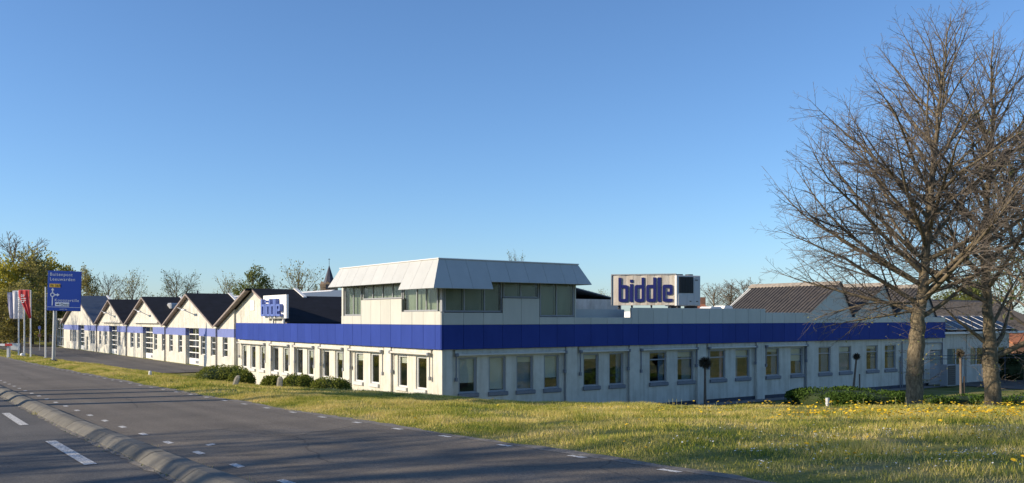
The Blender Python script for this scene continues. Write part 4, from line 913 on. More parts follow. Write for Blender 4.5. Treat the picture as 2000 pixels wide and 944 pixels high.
PROTO = {'yellow': far_tree(31, 10, 8, 'leaf_yellow', 8500, .17, 1.1, .12), 'olive': far_tree(32, 10, 9, 'leaf_olive', 6500, .14, 1.3, .15), 'bare': far_tree(33, 10, 9, None, 0, 0, 1.7, .18),
         'sparse': far_tree(34, 10, 10, 'leaf_olive', 700, .16, .8, .3), 'green': far_tree(35, 10, 7.5, 'leaf_green', 6500, .15, 1.0, .12), 'conifer': far_tree(36, 10, 6, 'leaf_conifer', 9000, .2, 1.0, .03, True),
         'pine': far_tree(38, 10, 5.5, 'leaf_conifer', 9000, .17, 1.0, .66), 'buds': far_tree(37, 10, 9, 'leaf_green', 1500, .10, 1.5, .2)}
def plant(kind, name, label, x, y, top, sx=1.0, rz=0.0, group=None, z=None):
    z0 = gz(x, y) if z is None else z; s = (top - z0) / 9.6
    t = thing(name, label, 'tree', (x, y, z0), rz, group); t.scale = (s * sx, s * sx, s)
    for nm, me in zip(('trunk', 'crown', 'leaves'), PROTO[kind]):
        if me: o = bpy.data.objects.new(nm, me); COL.objects.link(o); o.parent = t
    return t
def plant_px(kind, px, py, Y, sx, label, rz, name='background_tree', group='trees beyond the buildings'):
    x = at(px, Y); return plant(kind, name, label, x, Y, EYE + (622.5 - py) / 1794.1 * Y, sx, rz, group, z=-2.0)
for a in [('yellow', 8, 520, 118, .95, 'yellow green leafy tree at the left edge of the picture', 0.3), ('bare', 32, 470, 128, .95, 'tallest bare grey tree standing at the far left', 1.0),
          ('olive', 62, 505, 122, 1.0, 'olive budding tree rising above the flags', 2.0), ('yellow', 92, 512, 132, .8, 'yellowish tree just left of the blue road sign', 3.1), ('olive', 30, 560, 112, 1.3, 'low dense olive tree behind the white flag', 4.0),
          ('green', 112, 560, 124, 1.2, 'green tree hidden mostly by the blue road sign', 5.0), ('olive', 172, 536, 150, .62, 'olive tree just right of the blue road sign', .8), ('bare', 212, 542, 165, .8, 'bare brown tree over the farthest workshop gable', 1.9),
          ('sparse', 258, 545, 150, .6, 'thin pale budding tree over the second workshop gable', 2.7), ('olive', 0, 590, 112, 1.4, 'dark undergrowth tree at the left edge behind the barrier', 2.2), ('buds', 345, 537, 140, .82, 'round budding tree standing alone above the middle gables', 3.6),
          ('sparse', 447, 550, 170, .6, 'small bare tree left of the light green tree', .2), ('green', 492, 527, 150, .75, 'light green leafy tree behind the square signboard', 4.4), ('bare', 521, 545, 156, .55, 'bare tree directly right of the light green tree', 5.1),
          ('sparse', 583, 531, 150, .72, 'spreading sparse tree left of the church spire', 5.9), ('conifer', 632, 553, 190, 1.0, 'small dark evergreen beside the church spire', .5), ('conifer', 612, 563, 180, 1.2, 'low dark evergreen left of the church spire', 1.5),
          ('bare', 620, 566, 172, 1.0, 'low bare tree in front of the church', 2.5), ('buds', 1005, 503, 120, .28, 'tree top peeping over the lantern roof', 3.5), ('bare', 1145, 572, 190, .7, 'tiny bare tree right of the lantern roof', 1.2), ('sparse', 1172, 578, 170, .6, 'tiny budding tree left of the lettered box', 2.2),
          ('bare', 1395, 562, 160, 1.4, 'first bare bush above the skylights right of the cooling unit', .9), ('bare', 1425, 556, 165, 1.4, 'middle bare bush above the skylights right of the cooling unit', 2.9), ('bare', 1455, 552, 160, 1.3, 'last bare bush against the sawtooth roof', 4.9),
          ('buds', 1870, 560, 100, 1.3, 'budding tree behind the annex between the two big trees', 1.1), ('green', 1895, 545, 92, 1.1, 'light green tree behind the annex roof', 2.1), ('buds', 1975, 500, 95, 1.2, 'budding tree behind the annex right of both big trees', 4.1),
          ('buds', 2010, 250, 62, .75, 'tall budding tree cut off by the right edge of the picture', .6)]:
    plant_px(*a)
# roadside trees left of the frame: their shadows streak the road and shade the lawn
for i, (w, v, top, k) in enumerate(((-20, 15.5, 15, 'bare'), (-25, 20, 17.5, 'bare'), (-22, 10.5, 15, 'bare'))):
    x, y = rw(w, v); plant(k, 'roadside_tree', 'bare roadside tree standing left of the picture', x, y, top, 1.0, i * 1.1, 'roadside trees out of the picture')
for i, (w, v, top) in enumerate(((-4.5, 28, 12.4), (-5, 30.5, 12.2), (-4.5, 33, 12.4), (-5, 35.4, 12.0))):  # unseen pines added here, crowns set high to shade the lower tree trunks
    x, y = rw(w, v); plant('pine', 'added_shade_pine', 'unseen tall stemmed pine added to shade the lower trunks', x, y, top, 1.0, i * .9, 'unseen pines added for their shade')
for i, (w, v, top) in enumerate(((-12, 112, 14.5), (-14, 122, 15), (-10, 101, 13.5))):
    x, y = rw(w, v); plant('bare', 'roadside_tree', 'bare tree beside the far road, its shadow on the far gable', x, y, top, 1.0, i * 1.7, 'trees beside the far road')

# ------------------------------------------------------------------ hedges and clipped bushes
def bush_mesh(name, a, b, c, n, leaf_s, lm, seed, pw=3.2, lump=.12):
    """clipped bush: dark core and a skin of small leaves, uneven outline"""
    r = random.Random(seed); mb = MB(); N = 14; M = 9
    def sup(th, ph):
        f = lambda x, e: math.copysign(abs(x) ** e, x); e = 2 / pw
        x = f(math.cos(ph), e) * f(math.cos(th), e); y = f(math.cos(ph), e) * f(math.sin(th), e); z = f(math.sin(ph), e)
        k = 1 + lump * (float(vnoise(x * 3 + z, y * 3 + seed, 1.2, seed)) - .5) * 2
        return Vector((a * x * k, b * y * k, c * (z * .5 + .5) * (1 + .6 * (k - 1))))
    for j in range(M + 1):
        for i in range(N): p = sup(2 * math.pi * i / N, -math.pi / 2 + math.pi * j / M); mb.v.append((p.x * .9, p.y * .9, p.z * .93))
    for j in range(M):
        for i in range(N): mb.f.append((j * N + i, j * N + (i + 1) % N, (j + 1) * N + (i + 1) % N, (j + 1) * N + i))
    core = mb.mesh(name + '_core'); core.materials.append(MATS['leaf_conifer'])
    lf = MB()
    for k in range(n):
        p = sup(r.uniform(0, 6.283), math.asin(r.uniform(-.75, 1))) * r.uniform(.9, 1.03); leaf_quad(lf, p + Vector((r.gauss(0, .015), r.gauss(0, .015), abs(r.gauss(0, .02)))), r, leaf_s * r.uniform(.7, 1.4))
    lf = lf.mesh(name); lf.materials.append(MATS[lm]); return core, lf
def bush(name, label, x, y, top, a, b, n, ls, lm, seed, cat='bush', rz=0, group=None, z0=None, pw=3.2, lump=.12):
    z = gz(x, y) - .05 if z0 is None else z0; t = thing(name, label, cat, (x, y, z), rz, group)
    core, lf = bush_mesh('foliage', a, b, top - z, n, ls, lm, seed, pw, lump)
    obj('branches', core, None, t); obj('foliage', lf, None, t)
def zpx(py, Y): return EYE + (622.5 - py) / 1794.1 * Y
for i, (x0, x1, yt, Y, dp, lab) in enumerate(((388, 482, 714, 40, 1.3, 'largest clipped green bush at the end of the drive'), (444, 498, 725, 36.5, .6, 'clipped green bush behind the leaning stone'),
        (509, 553, 735, 35.5, .5, 'small clipped bush left of the upright stone'), (548, 614, 733, 35, .7, 'clipped green bush right of the upright stone'), (602, 688, 739, 33, .6, 'wide low clipped bush, rightmost under the left wing windows'))):
    bush('clipped_bush', lab, at((x0 + x1) / 2, Y), Y, zpx(yt, Y), (at(x1, Y) - at(x0, Y)) / 2 * .93, dp, 5200, .034, 'leaf_hedge', 40 + i, group='clipped bushes before the left wing', z0=zpx(yt, Y) - 1.15, lump=.07, pw=2.7)
for i, (x, yt, yb, Y, lean, lab) in enumerate(((457, 733, 753, 33.6, .28, 'leaning pale boundary stone beside the clipped bushes'), (546, 735, 757, 32.6, .04, 'upright pale boundary stone between two clipped bushes'))):
    X = at(x, Y); z0 = gz(X, Y) - .15; h = zpx(yt, Y) - z0; t = MB(); w = .10
    secs = [(0, 1.1), (.5, 1.0), (.85, .92), (.97, .62), (1, .3)]
    for f, s in secs:
        for dx, dy in ((-1, -.6), (-.3, -.8), (.8, -.7), (1, .1), (.6, .8), (-.9, .6)): t.v.append((dx * w * s + lean * f * h + .01 * math.sin(f * 9 + dx), dy * w * s, f * h))
    for j in range(4):
        for k in range(6): t.f.append((j * 6 + k, j * 6 + (k + 1) % 6, j * 6 + 6 + (k + 1) % 6, j * 6 + 6 + k))
    t.f.append(tuple(range(24, 30))); o = obj('boundary_stone', t, 'stone', label=lab, cat='stone'); o.location = (X, Y, z0)
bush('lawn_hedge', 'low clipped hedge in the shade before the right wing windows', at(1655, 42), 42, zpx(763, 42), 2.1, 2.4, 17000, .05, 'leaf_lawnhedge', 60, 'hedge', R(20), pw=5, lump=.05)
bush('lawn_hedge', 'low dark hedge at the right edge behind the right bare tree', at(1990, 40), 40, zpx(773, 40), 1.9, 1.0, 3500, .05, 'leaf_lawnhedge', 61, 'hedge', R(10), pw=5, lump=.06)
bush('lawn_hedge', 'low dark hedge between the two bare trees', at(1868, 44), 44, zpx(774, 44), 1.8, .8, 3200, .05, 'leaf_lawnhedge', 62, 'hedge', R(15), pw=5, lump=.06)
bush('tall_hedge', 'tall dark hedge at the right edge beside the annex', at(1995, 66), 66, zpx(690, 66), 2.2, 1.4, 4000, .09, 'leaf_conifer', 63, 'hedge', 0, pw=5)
# pollarded ball trees on stakes
for i, (px, yt, yb, Y, rr, lab) in enumerate(((1377, 697, 722, 45.2, .31, 'small ball headed tree in front of the fourth window bay'), (1673, 691, 704, 52.5, .20, 'small dark knobbed pollard leaning behind the lawn hedge'), (1876, 684, 699, 47, .21, 'small dark knobbed pollard between the two big trees'))):
    x = at(px, Y); z0 = gz(x, Y); zc_ = zpx((yt + yb) / 2, Y); t = thing('pollard_tree', lab, 'tree', (x, Y, z0), 0, 'small pollarded trees before the right wing'); h = zc_ - z0; dx = (.0, -.22, .02)[i]
    mb = MB(); mb.tube([(dx, 0, 0), (dx * .5, 0, h * .5), (0, 0, h)], [.075, .06, .055], 8); obj('trunk', mb, 'timber_post', t)
    r = random.Random(i); mb = MB()
    for k in range(900 if i == 0 else 500):
        d = Vector((r.gauss(0, 1), r.gauss(0, 1), r.gauss(0, .85))).normalized(); s0 = rr * r.uniform(.3, .7); mb.tube([Vector((0, 0, h)) + d * s0, Vector((0, 0, h)) + d * rr * r.uniform(.8, 1.12) + Vector((r.gauss(0, .03), r.gauss(0, .03), r.gauss(0, .03)))], [.012, .004], 3, cap=False)
    obj('crown', mb, 'ball_twig', t)
    if i: 
        mb = MB(); mb.box(.14, .2, -.03, .03, 0, h * .55); obj('stake', mb, 'timber_post', t)

# ------------------------------------------------------------------ small things on the lawn
X, Y = at(1606, 40), 39.2
b = thing('garden_light', 'small pale bollard light beside the lawn hedge', 'bollard', (at(1616, 36), 36, gz(at(1616, 36), 36))); h = zpx(778, 36) - b.location.z
mb = MB(); mb.tube([(0, 0, 0), (0, 0, h * .8)], .06, 10); obj('post', mb, 'white_frame', b); mb = MB(); mb.tube([(0, 0, h * .8), (0, 0, h)], .075, 10); obj('lamp_head', mb, 'white_frame', b)
hp = thing('heat_pump', 'grey outdoor heat pump unit standing beside the left tree trunk', 'heat pump', (*wpos(36.3, -.9), ZO), TH)
mb = MB(); mb.bbox(0, 1.5, -.5, 0, .1, 1.45, .02); obj('casing', mb, 'grey_frame', hp)
mb = MB(); mb.box(.06, .98, -.504, -.501, .16, 1.4); obj('grille', mb, 'black_paint', hp)
for i in range(9): mb = MB(); mb.box(.08, .95, -.53, -.505, .2 + i * .13, .26 + i * .13); obj('louvre', mb, 'dark_metal', hp)
rl = thing('pipe_railing', 'thin dark pipe railing running past the heat pump', 'railing', (*wpos(33, -1.6), ZO), TH)
for z in (1.35, 1.55): mb = MB(); mb.tube([(0, 0, z + .55), (14, -.4, z + .35)], .02, 6); obj('rail', mb, 'plinth', rl)
for x in (0, .25, 4.8, 9.6, 13.9): mb = MB(); mb.tube([(x, -x * .028, -.1), (x, -x * .028, 2.05 - x * .012)], .025, 6); obj('post', mb, 'plinth', rl)
mp_ = thing('marker_post', 'short white marker post on the verge beside the drive', 'post', (-16.58, 42.08, gz(-16.58, 42.08)))
mb = MB(); mb.tube([(0, 0, -.05), (0, 0, .22), (0, 0, .26)], [.07, .07, .04], 10); obj('post', mb, 'sign_white', mp_)

# ------------------------------------------------------------------ road sign
sx_, sy_ = -30.66, 61.32; sg = thing('road_sign', 'blue direction sign with white place names on a grey steel post', 'road sign', (sx_, sy_, gz(sx_, sy_)), R(4)); sg.rotation_euler = (0, R(1.6), R(4))
zq = lambda py: zpx(py, sy_) - sg.location.z; W2 = 2.17; zt_, zb_ = zq(528.5), zq(606.5); cx = (at(122, sy_) - sx_); H2 = zt_ - zb_
mb = MB(); mb.tube([(0, .14, -.1), (0, .14, zt_ - .3)], .12, 14); obj('post', mb, 'galvanised', sg)
mb = MB(); mb.bbox(-.2, .2, -.02, .3, -.05, .12, .03); obj('base_plate', mb, 'dark_metal', sg)
x0 = cx - W2 / 2; mb = MB(); mb.bbox(x0, x0 + W2, -.09, -.03, zb_, zt_, .02); bd = obj('board', mb, 'road_sign_blue', sg)
for z in (zb_ + .4, zt_ - .5): mb = MB(); mb.box(x0 + .1, x0 + W2 - .1, -.028, .0, z, z + .1); obj('bracket', mb, 'galvanised', sg)
def stext(txt, size, fx, fz, m='sign_letter', sp=1.12, y=-.0945):
    me = text_mesh(txt, size, .002, sp); me.materials.clear(); me.materials.append(MATS[m]); o = bpy.data.objects.new('lettering', me); COL.objects.link(o); o.parent = bd
    o.location = (x0 + fx * W2, y, zb_ + fz * H2); o.rotation_euler = (R(90), 0, 0); return o
stext('Buitenpost', .30, .06, .875); stext('Leeuwarden', .30, .06, .755); stext('Kootstertille', .27, .22, .235)
def plate(fx0, fx1, fz0, fz1, m): mb = MB(); mb.bbox(x0 + fx0 * W2, x0 + fx1 * W2, -.099, -.0905, zb_ + fz0 * H2, zb_ + fz1 * H2, .003); return obj('plate', mb, m, bd)
plate(.06, .385, .585, .675, 'sign_yellow'); stext('N 369', .24, .085, .60, 'black_paint', 1.1, -.1035)
plate(.24, .66, .115, .215, 'sign_letter'); stext('Oost', .24, .40, .135, 'black_paint', 1.1, -.1035); mb = MB(); mb.prism([(x0 + .27 * W2, zb_ + .15 * H2), (x0 + .37 * W2, zb_ + .15 * H2), (x0 + .37 * W2, zb_ + .175 * H2), (x0 + .345 * W2, zb_ + .165 * H2), (x0 + .345 * W2, zb_ + .19 * H2), (x0 + .31 * W2, zb_ + .17 * H2), (x0 + .27 * W2, zb_ + .17 * H2)][::-1], 'y', -.105, -.1); obj('symbol', mb, 'black_paint', bd)
stext('N3669 BN', .10, .38, .028)
mb = MB(); mb.box(x0 + .02, x0 + W2 - .02, -.096, -.0905, zb_ + .09 * H2, zb_ + .098 * H2); obj('rule_line', mb, 'sign_letter', bd)
ax, az = x0 + .155 * W2, zb_ + .40 * H2; mb = MB()
mb.prism([(ax - .035, zb_ + .13 * H2), (ax + .035, zb_ + .13 * H2), (ax + .035, az - .15), (ax - .035, az - .15)], 'y', -.098, -.0905)
mb.prism([(ax - .035, az + .155), (ax + .035, az + .155), (ax + .035, az + .30), (ax + .11, az + .30), (ax, az + .46), (ax - .11, az + .30), (ax - .035, az + .30)], 'y', -.098, -.0905)
mb.prism([(ax + .155, az - .04), (ax + .30, az - .04), (ax + .30, az - .11), (ax + .46, az), (ax + .30, az + .11), (ax + .30, az + .04), (ax + .155, az + .04)], 'y', -.098, -.0905)
q = 20
for k in range(q):
    a, c = 2 * math.pi * k / q, 2 * math.pi * (k + 1) / q
    mb.prism([(ax + .09 * math.cos(a), az + .09 * math.sin(a)), (ax + .15 * math.cos(a), az + .15 * math.sin(a)), (ax + .15 * math.cos(c), az + .15 * math.sin(c)), (ax + .09 * math.cos(c), az + .09 * math.sin(c))], 'y', -.0985, -.0905)
obj('arrow', mb, 'sign_letter', bd)

# ------------------------------------------------------------------ flag poles and flags
def flagpole(px, ytop, Y, label):
    x = at(px, Y); t = thing('flag_pole', label, 'flag pole', (x, Y, -1.66), 0, 'white flag poles beside the drive'); h = zpx(ytop, Y) + 1.66
    mb = MB(); mb.tube([(0, 0, 0), (0, 0, h * .5), (0, 0, h)], [.07, .06, .05], 10); obj('pole', mb, 'sign_white', t)
    mb = MB(); mb.tube([(0, 0, 0), (0, 0, .12)], .16, 10); obj('foot', mb, 'galvanised', t); return x, h
flagpole(36.5, 568, 82, 'white pole flying the white banner flag, leftmost of the four poles'); flagpole(47.5, 568, 80, 'white flag pole directly left of the red flag'); flagpole(60, 566, 78, 'white pole flying the red banner flag'); flagpole(89, 560, 76, 'bare white pole along the left edge of the blue road sign')
def flag(name, label, pxs, Y, m, txt=None, tcol='sign_white', seed=1, amp=.10, folds=2.2):
    """hanging cloth between a left and a right outline given as (py, left px, right px) rows"""
    mb = MB(); nu = 18; rows = []; pys = np.linspace(pxs[0][0], pxs[-1][0], 22); lo = np.interp(pys, [p[0] for p in pxs], [p[1] for p in pxs]); hi = np.interp(pys, [p[0] for p in pxs], [p[2] for p in pxs])
    xc = at(pxs[0][2], Y); z0 = zpx(pxs[-1][0], Y); f = lambda a, b: amp * math.sin(folds * 6.28 * a + seed + 1.4 * b) * (.25 + .75 * b)
    for j, py in enumerate(pys):
        for i in range(nu + 1):
            a = i / nu; px = lo[j] + (hi[j] - lo[j]) * a; mb.v.append((at(px, Y) - xc, f(a, j / 21) - .1, zpx(py, Y) - z0))
    for j in range(21):
        for i in range(nu): k = j * (nu + 1) + i; mb.f.append((k, k + nu + 1, k + nu + 2, k + 1))
    t = thing(name, label, 'flag', (xc, Y - .04, z0)); o = obj('cloth', mb, m, t, smooth=True)
    md = o.modifiers.new('thickness', 'SOLIDIFY'); md.thickness = .012
    mb = MB(); mb.tube([(at(pxs[0][1], Y) - xc, -.1, zpx(pxs[0][0], Y) - z0), (.0, .0, zpx(pxs[0][0], Y) - z0)], .025, 6); obj('top_rod', mb, 'galvanised', t)
    if txt:
        me = text_mesh(txt[0], txt[1], .003, 1.1); me.materials.clear(); me.materials.append(MATS[tcol]); l = bpy.data.objects.new('lettering', me); COL.objects.link(l); l.parent = t
        l.location = (at(txt[2], Y) - xc, -.1 - amp - .02, zpx(txt[3], Y) - z0); l.rotation_euler = (R(90), R(90), 0)
flag('banner_flag', 'grey violet striped banner flag, leftmost of the three flags', [(571, 15.5, 36), (600, 17, 36), (622, 20, 36)], 82.4, 'flag_violet', seed=.3)
flag('banner_flag', 'white banner flag between the violet one and the red one', [(567.5, 26, 47), (600, 27, 46.5), (623, 28, 46)], 80.3, 'flag_white', ('biddle', .62, 37.5, 574), 'grey_frame', 1.4, .07)
flag('banner_flag', 'red banner flag with white letters, rightmost of the three flags', [(566, 37.5, 59.5), (578, 38, 59.5), (592, 44, 60), (606, 51, 61.5), (621, 58.5, 63)], 77.7, 'flag_red', ('alb', .62, 43.5, 574), 'sign_white', 2.2, .06)
# barrier, notice board, round sign, fence and cars of the yard behind
br = thing('boom_barrier', 'red and white boom barrier at the left edge', 'barrier', (at(17, 74), 74, -1.66)); h = zpx(673, 74) + 1.66
for i in range(6): mb = MB(); mb.box(-.28 - i * .55, .26 - i * .55, -.05, .05, h - .09, h + .09); obj('boom_stripe', mb, 'red_paint' if i % 2 == 0 else 'sign_white', br)
mb = MB(); mb.bbox(-.2, -.0, .06, .3, 0, h + .12, .02); obj('post', mb, 'white_frame', br)
nb = thing('notice_board', 'pale board on two legs behind the flag poles', 'board', (at(29, 84), 84, -1.66)); z0, z1 = zpx(683, 84) + 1.66, zpx(670, 84) + 1.66
mb = MB(); mb.bbox(-.5, .5, -.04, .04, z0, z1, .01); obj('board', mb, 'white_frame', nb)
for x in (-.54, .54): mb = MB(); mb.box(x - .04, x + .04, -.03, .03, 0, z1 + .02); obj('leg', mb, 'fence_dark', nb)
rs = thing('round_sign', 'dark round traffic sign on a thin post seen from behind', 'traffic sign', (at(77.5, 96), 96, -1.66)); zc_ = zpx(655, 96) + 1.66
mb = MB(); mb.tube([(0, 0, 0), (0, 0, zc_ + 1.05)], .03, 8); obj('post', mb, 'galvanised', rs); mb = MB(); mb.tube([(0, -.05, zc_), (0, -.03, zc_)], .2, 18); obj('disc', mb, 'house_brick', rs)
mb = MB(); mb.box(-.14, .14, -.05, -.03, zc_ + .68, zc_ + .98); obj('small_plate', mb, 'letter_sky', rs)
ld = thing('glass_porch', 'white framed glazed loading porch at the far end of the workshops', 'porch', (*wpos(0.6, 88.5), -1.66), TH)
for i in range(4):
    for j in range(3):
        mb = MB(); mb.box(-.05, .0, -3.4 + i * 1.7, -1.76 + i * 1.7, .1 + j * 1.05, 1.1 + j * 1.05); obj('pane', mb, 'glass', ld)
mb = MB()
for i in range(5): mb.box(-.1, .05, -3.5 + i * 1.7, -3.4 + i * 1.7, 0, 3.2)
for j in range(4): mb.box(-.09, .04, -3.4, 3.4, j * 1.05, .1 + j * 1.05)
obj('frame', mb, 'white_trim', ld); mb = MB(); mb.box(-.1, 4, -3.5, 3.5, 3.22, 3.36); obj('roof', mb, 'white_trim', ld); mb = MB(); mb.box(3.9, 4, -3.4, 3.4, 0, 3.2); obj('rear_wall', mb, 'hall_white', ld)
fw = thing('yard_wall', 'long dark boarded wall behind the parking yard', 'wall', (at(60, 135), 135, -1.7), R(2)); x = -14
for i in range(14): mb = MB(); mb.box(x + i * 2.0 + .01, x + i * 2.0 + 1.99, 0, .12, 0, 2.25); obj('board_panel', mb, 'fence_dark', fw)
for i in range(15): mb = MB(); mb.box(x + i * 2.0 - .06, x + i * 2.0 + .06, -.06, -.002, 0, 2.35); obj('post', mb, 'fence_dark', fw)
ball = obj('white_ball_stone', MB().tube([(0, 0, 0), (0, 0, .08), (0, 0, .22), (0, 0, .32), (0, 0, .36)], [.1, .17, .18, .12, .03], 12), 'sign_white', smooth=True, label='round white marker stone at the foot of the flag poles', cat='stone'); ball.location = (at(43.5, 79), 79, -1.64)

# ------------------------------------------------------------------ church and houses behind
ch = thing('church_tower', 'slender slate church spire above the grey roofs', 'church', (at(643, 200), 200, -2)); zz = lambda py: zpx(py, 200) + 2
mb = MB(); mb.box(-1.6, 1.6, -1.6, 1.6, 0, zz(556)); obj('tower', mb, 'church_brick', ch)
mb = MB(); s = 1.35; n = 8; base = zz(556); tip = zz(517)
vs = [(s * math.cos(2 * math.pi * (k + .5) / n), s * math.sin(2 * math.pi * (k + .5) / n), base) for k in range(n)] + [(.75 * s * math.cos(2 * math.pi * (k + .5) / n), .75 * s * math.sin(2 * math.pi * (k + .5) / n), base + 1.1) for k in range(n)] + [(0, 0, tip)]
mb.add(vs, [(k, (k + 1) % n, n + (k + 1) % n, n + k) for k in range(n)] + [(n + k, n + (k + 1) % n, 2 * n) for k in range(n)]); obj('spire', mb, 'slate', ch)
mb = MB(); mb.tube([(0, 0, tip - .3), (0, 0, zz(505))], .05, 6); mb.tube([(-.2, 0, zz(506.5)), (.2, 0, zz(506.5))], .05, 6); obj('weather_vane', mb, 'dark_metal', ch)
for (dx, dy) in ((0, -1.62), (-1.62, 0)):
    mb = MB()
    if dy: mb.prism([(-.95, zz(562)), (.95, zz(562)), (.95, zz(556)), (0, zz(550)), (-.95, zz(556))], 'y', dy - .2, dy + 1.2)
    else: mb.prism([(-.95, zz(562)), (.95, zz(562)), (.95, zz(556)), (0, zz(550)), (-.95, zz(556))], 'x', dx - .2, dx + 1.2)
    g = obj('gablet', mb, 'church_brick', ch)
    mb = MB()
    if dy: mb.box(-.4, .4, dy - .25, dy - .21, zz(566), zz(556))
    else: mb.box(dx - .25, dx - .21, -.4, .4, zz(566), zz(556))
    obj('belfry_opening', mb, 'fence_dark', g)
mb = MB(); mb.prism([(-3, 0), (3, 0), (3, zz(575)), (0, zz(566)), (-3, zz(575))], 'y', 2, 18); obj('nave', mb, 'slate', ch)
def house(label, px0, px1, ridge, eave, Y, dep=7, wallm='house_brick'):
    x0, x1 = at(px0, Y), at(px1, Y); w = x1 - x0; t = thing('house', label, 'house', (x0, Y, -2.7)); ze, zr_ = zpx(eave, Y) + 2.7, zpx(ridge, Y) + 2.7
    mb = MB(); mb.box(.2, w - .2, .2, dep - .2, 0, ze); obj('wall', mb, wallm, t)
    mb = MB(); mb.prism([(0, ze - .05), (dep / 2, zr_), (dep, ze - .05), (dep, ze + .1), (dep / 2, zr_ + .15), (0, ze + .1)], 'x', 0, w); rf = obj('roof', mb, 'orange_tile', t)
    mb = MB(); mb.box(w * .7, w * .7 + .6, dep / 2 - .3, dep / 2 + .3, zr_ - .5, zr_ + .9); obj('chimney', mb, 'house_brick', rf)
    mb = MB(); mb.box(w * .3, w * .3 + 1.2, .17, .196, ze - 1.6, ze - .4); o = obj('window', mb, 'white_frame', t); mb = MB(); mb.box(w * .3 + .1, w * .3 + 1.1, .15, .166, ze - 1.5, ze - .5); obj('pane', mb, 'solar', o)
house('brick house with orange tiled roof behind the annex', 1838, 1905, 592, 603, 105); house('second orange roofed house behind the annex right of the trunk', 1915, 1962, 592, 602, 110); house('house with orange roof at the right edge beyond the annex', 1978, 2060, 655, 672, 88)
house('small house whose orange chimney shows right of the cooling unit', 1360, 1388, 596, 606, 100)
#PART4
# ------------------------------------------------------------------ grass, dandelions, daisies
def blades(name, N, vr, wr, hmul, wid, label, seed):
    rg = np.random.RandomState(seed); v = rg.uniform(vr[0], vr[1], N); wc = wcrest(v); w = wr[0] + (np.minimum(wc + wr[1], 30) - wr[0]) * rg.uniform(0, 1, N)
    X = NN[0] * w + DD[0] * v; Y = NN[1] * w + DD[1] * v
    keep = (Y > 5.5) & (np.abs(X / np.maximum(Y, .1)) < .62); X, Y, w, v = X[keep], Y[keep], w[keep], v[keep]
    cl = vnoise(X, Y, 1.3, 5) * .6 + vnoise(X, Y, 4.1, 6) * .4; keep = rg.uniform(0, 1, len(X)) < np.clip((cl - .2) * 2.1, .06, 1) * np.clip((w - 7.05) / .5, .15, 1); X, Y, w, v, cl = X[keep], Y[keep], w[keep], v[keep], cl[keep]
    n = len(X); Z = ground(X, Y); tall = np.clip((vnoise(X, Y, .7, 9) - .45) * 2.4, 0, 1)
    h = hmul * (.026 + .045 * cl + .05 * tall) * rg.uniform(.6, 1.35, n) * np.clip((w - 6.9) / 1.0, .35, 1); a = rg.uniform(0, 6.283, n); lean = rg.uniform(.1, .9, n) * h; la = rg.uniform(0, 6.283, n)
    ww = wid * rg.uniform(.7, 1.4, n); V = np.zeros((n, 3, 3), np.float32)
    V[:, 0] = np.stack([X - np.cos(a) * ww, Y - np.sin(a) * ww, Z - .01], -1); V[:, 1] = np.stack([X + np.cos(a) * ww, Y + np.sin(a) * ww, Z - .01], -1)
    V[:, 2] = np.stack([X + np.cos(la) * lean, Y + np.sin(la) * lean, Z + h], -1)
    return obj(name, np_mesh(name, V.reshape(-1, 3), np.arange(3 * n).reshape(n, 3)), 'grass_blade', label=label, cat='grass', kind='stuff')
blades('verge_grass', 420000, (2, 26), (6.98, 1.2), 1.0, .0052, 'short tufted grass of the near verge', 1)
blades('verge_grass_far', 130000, (26, 62), (7.0, 1.5), 1.1, .010, 'rough grass along the far part of the verge', 2)
blades('verge_grass_distant', 40000, (62, 110), (7.0, 1.2), 1.3, .018, 'grass strip beside the distant road', 3)
# weeds at the kerb foot
mb = MB(); r = random.Random(3)
for (w, v, n) in ((2.93, 9.2, 26), (2.95, 8.6, 22), (2.94, 13.4, 14), (2.45, 22.0, 18), (2.95, 16.8, 8), (2.93, 10.6, 8)):
    for k in range(n):
        x, y = rw(w + r.gauss(0, .03), v + r.gauss(0, .12)); z = float(zroad(v)); a = r.uniform(0, 6.28); h = r.uniform(.03, .11); mb.add([(x - .005, y, z), (x + .005, y, z), (x + math.cos(a) * h * .5, y + math.sin(a) * h * .5, z + h)], [(0, 1, 2)])
obj('kerb_weeds', mb, 'grass_blade', label='small green weeds growing at the foot of the kerb', cat='weeds', kind='stuff')
# last year's leaves and grit at the kerb foot
mb = MB()
for k in range(140):
    v = r.uniform(7, 30); x, y = rw(2.47 - abs(r.gauss(0, .06)), v); leaf_quad(mb, Vector((x, y, float(zroad(v)) + .02)), r, r.uniform(.008, .018))
obj('leaf_litter', mb, 'seed_stem', label='dry leaf litter along the kerb gutter', cat='litter', kind='stuff')
def flower_mesh(R_, h, petal, seed):
    r = random.Random(seed); mb = MB(); mb.tube([(0, 0, -.01), (.004, 0, h * .5), (0, 0, h)], .0022, 3, cap=False); ns = len(mb.f); n = 14
    for ring_, (ra, za) in enumerate(((R_, .004), (R_ * .62, .010))):
        for k in range(n):
            a = 6.283 * (k + .5 * ring_) / n; d = .22; mb.add([(0, 0, h + za - .004), (ra * math.cos(a - d), ra * math.sin(a - d), h + za), (ra * 1.06 * math.cos(a), ra * 1.06 * math.sin(a), h + za - .002), (ra * math.cos(a + d), ra * math.sin(a + d), h + za)], [(0, 1, 2, 3)])
    me = mb.mesh('dandelion'); me.materials.append(MATS[petal]); me.materials.append(MATS['seed_stem'])
    for i, p in enumerate(me.polygons): p.material_index = 1 if i < ns else 0
    return me
FM = [flower_mesh(.022, .12, 'dandelion_yellow', 1), flower_mesh(.020, .135, 'dandelion_yellow', 2), flower_mesh(.025, .10, 'dandelion_yellow', 3)]
rg = np.random.RandomState(12); spots = []
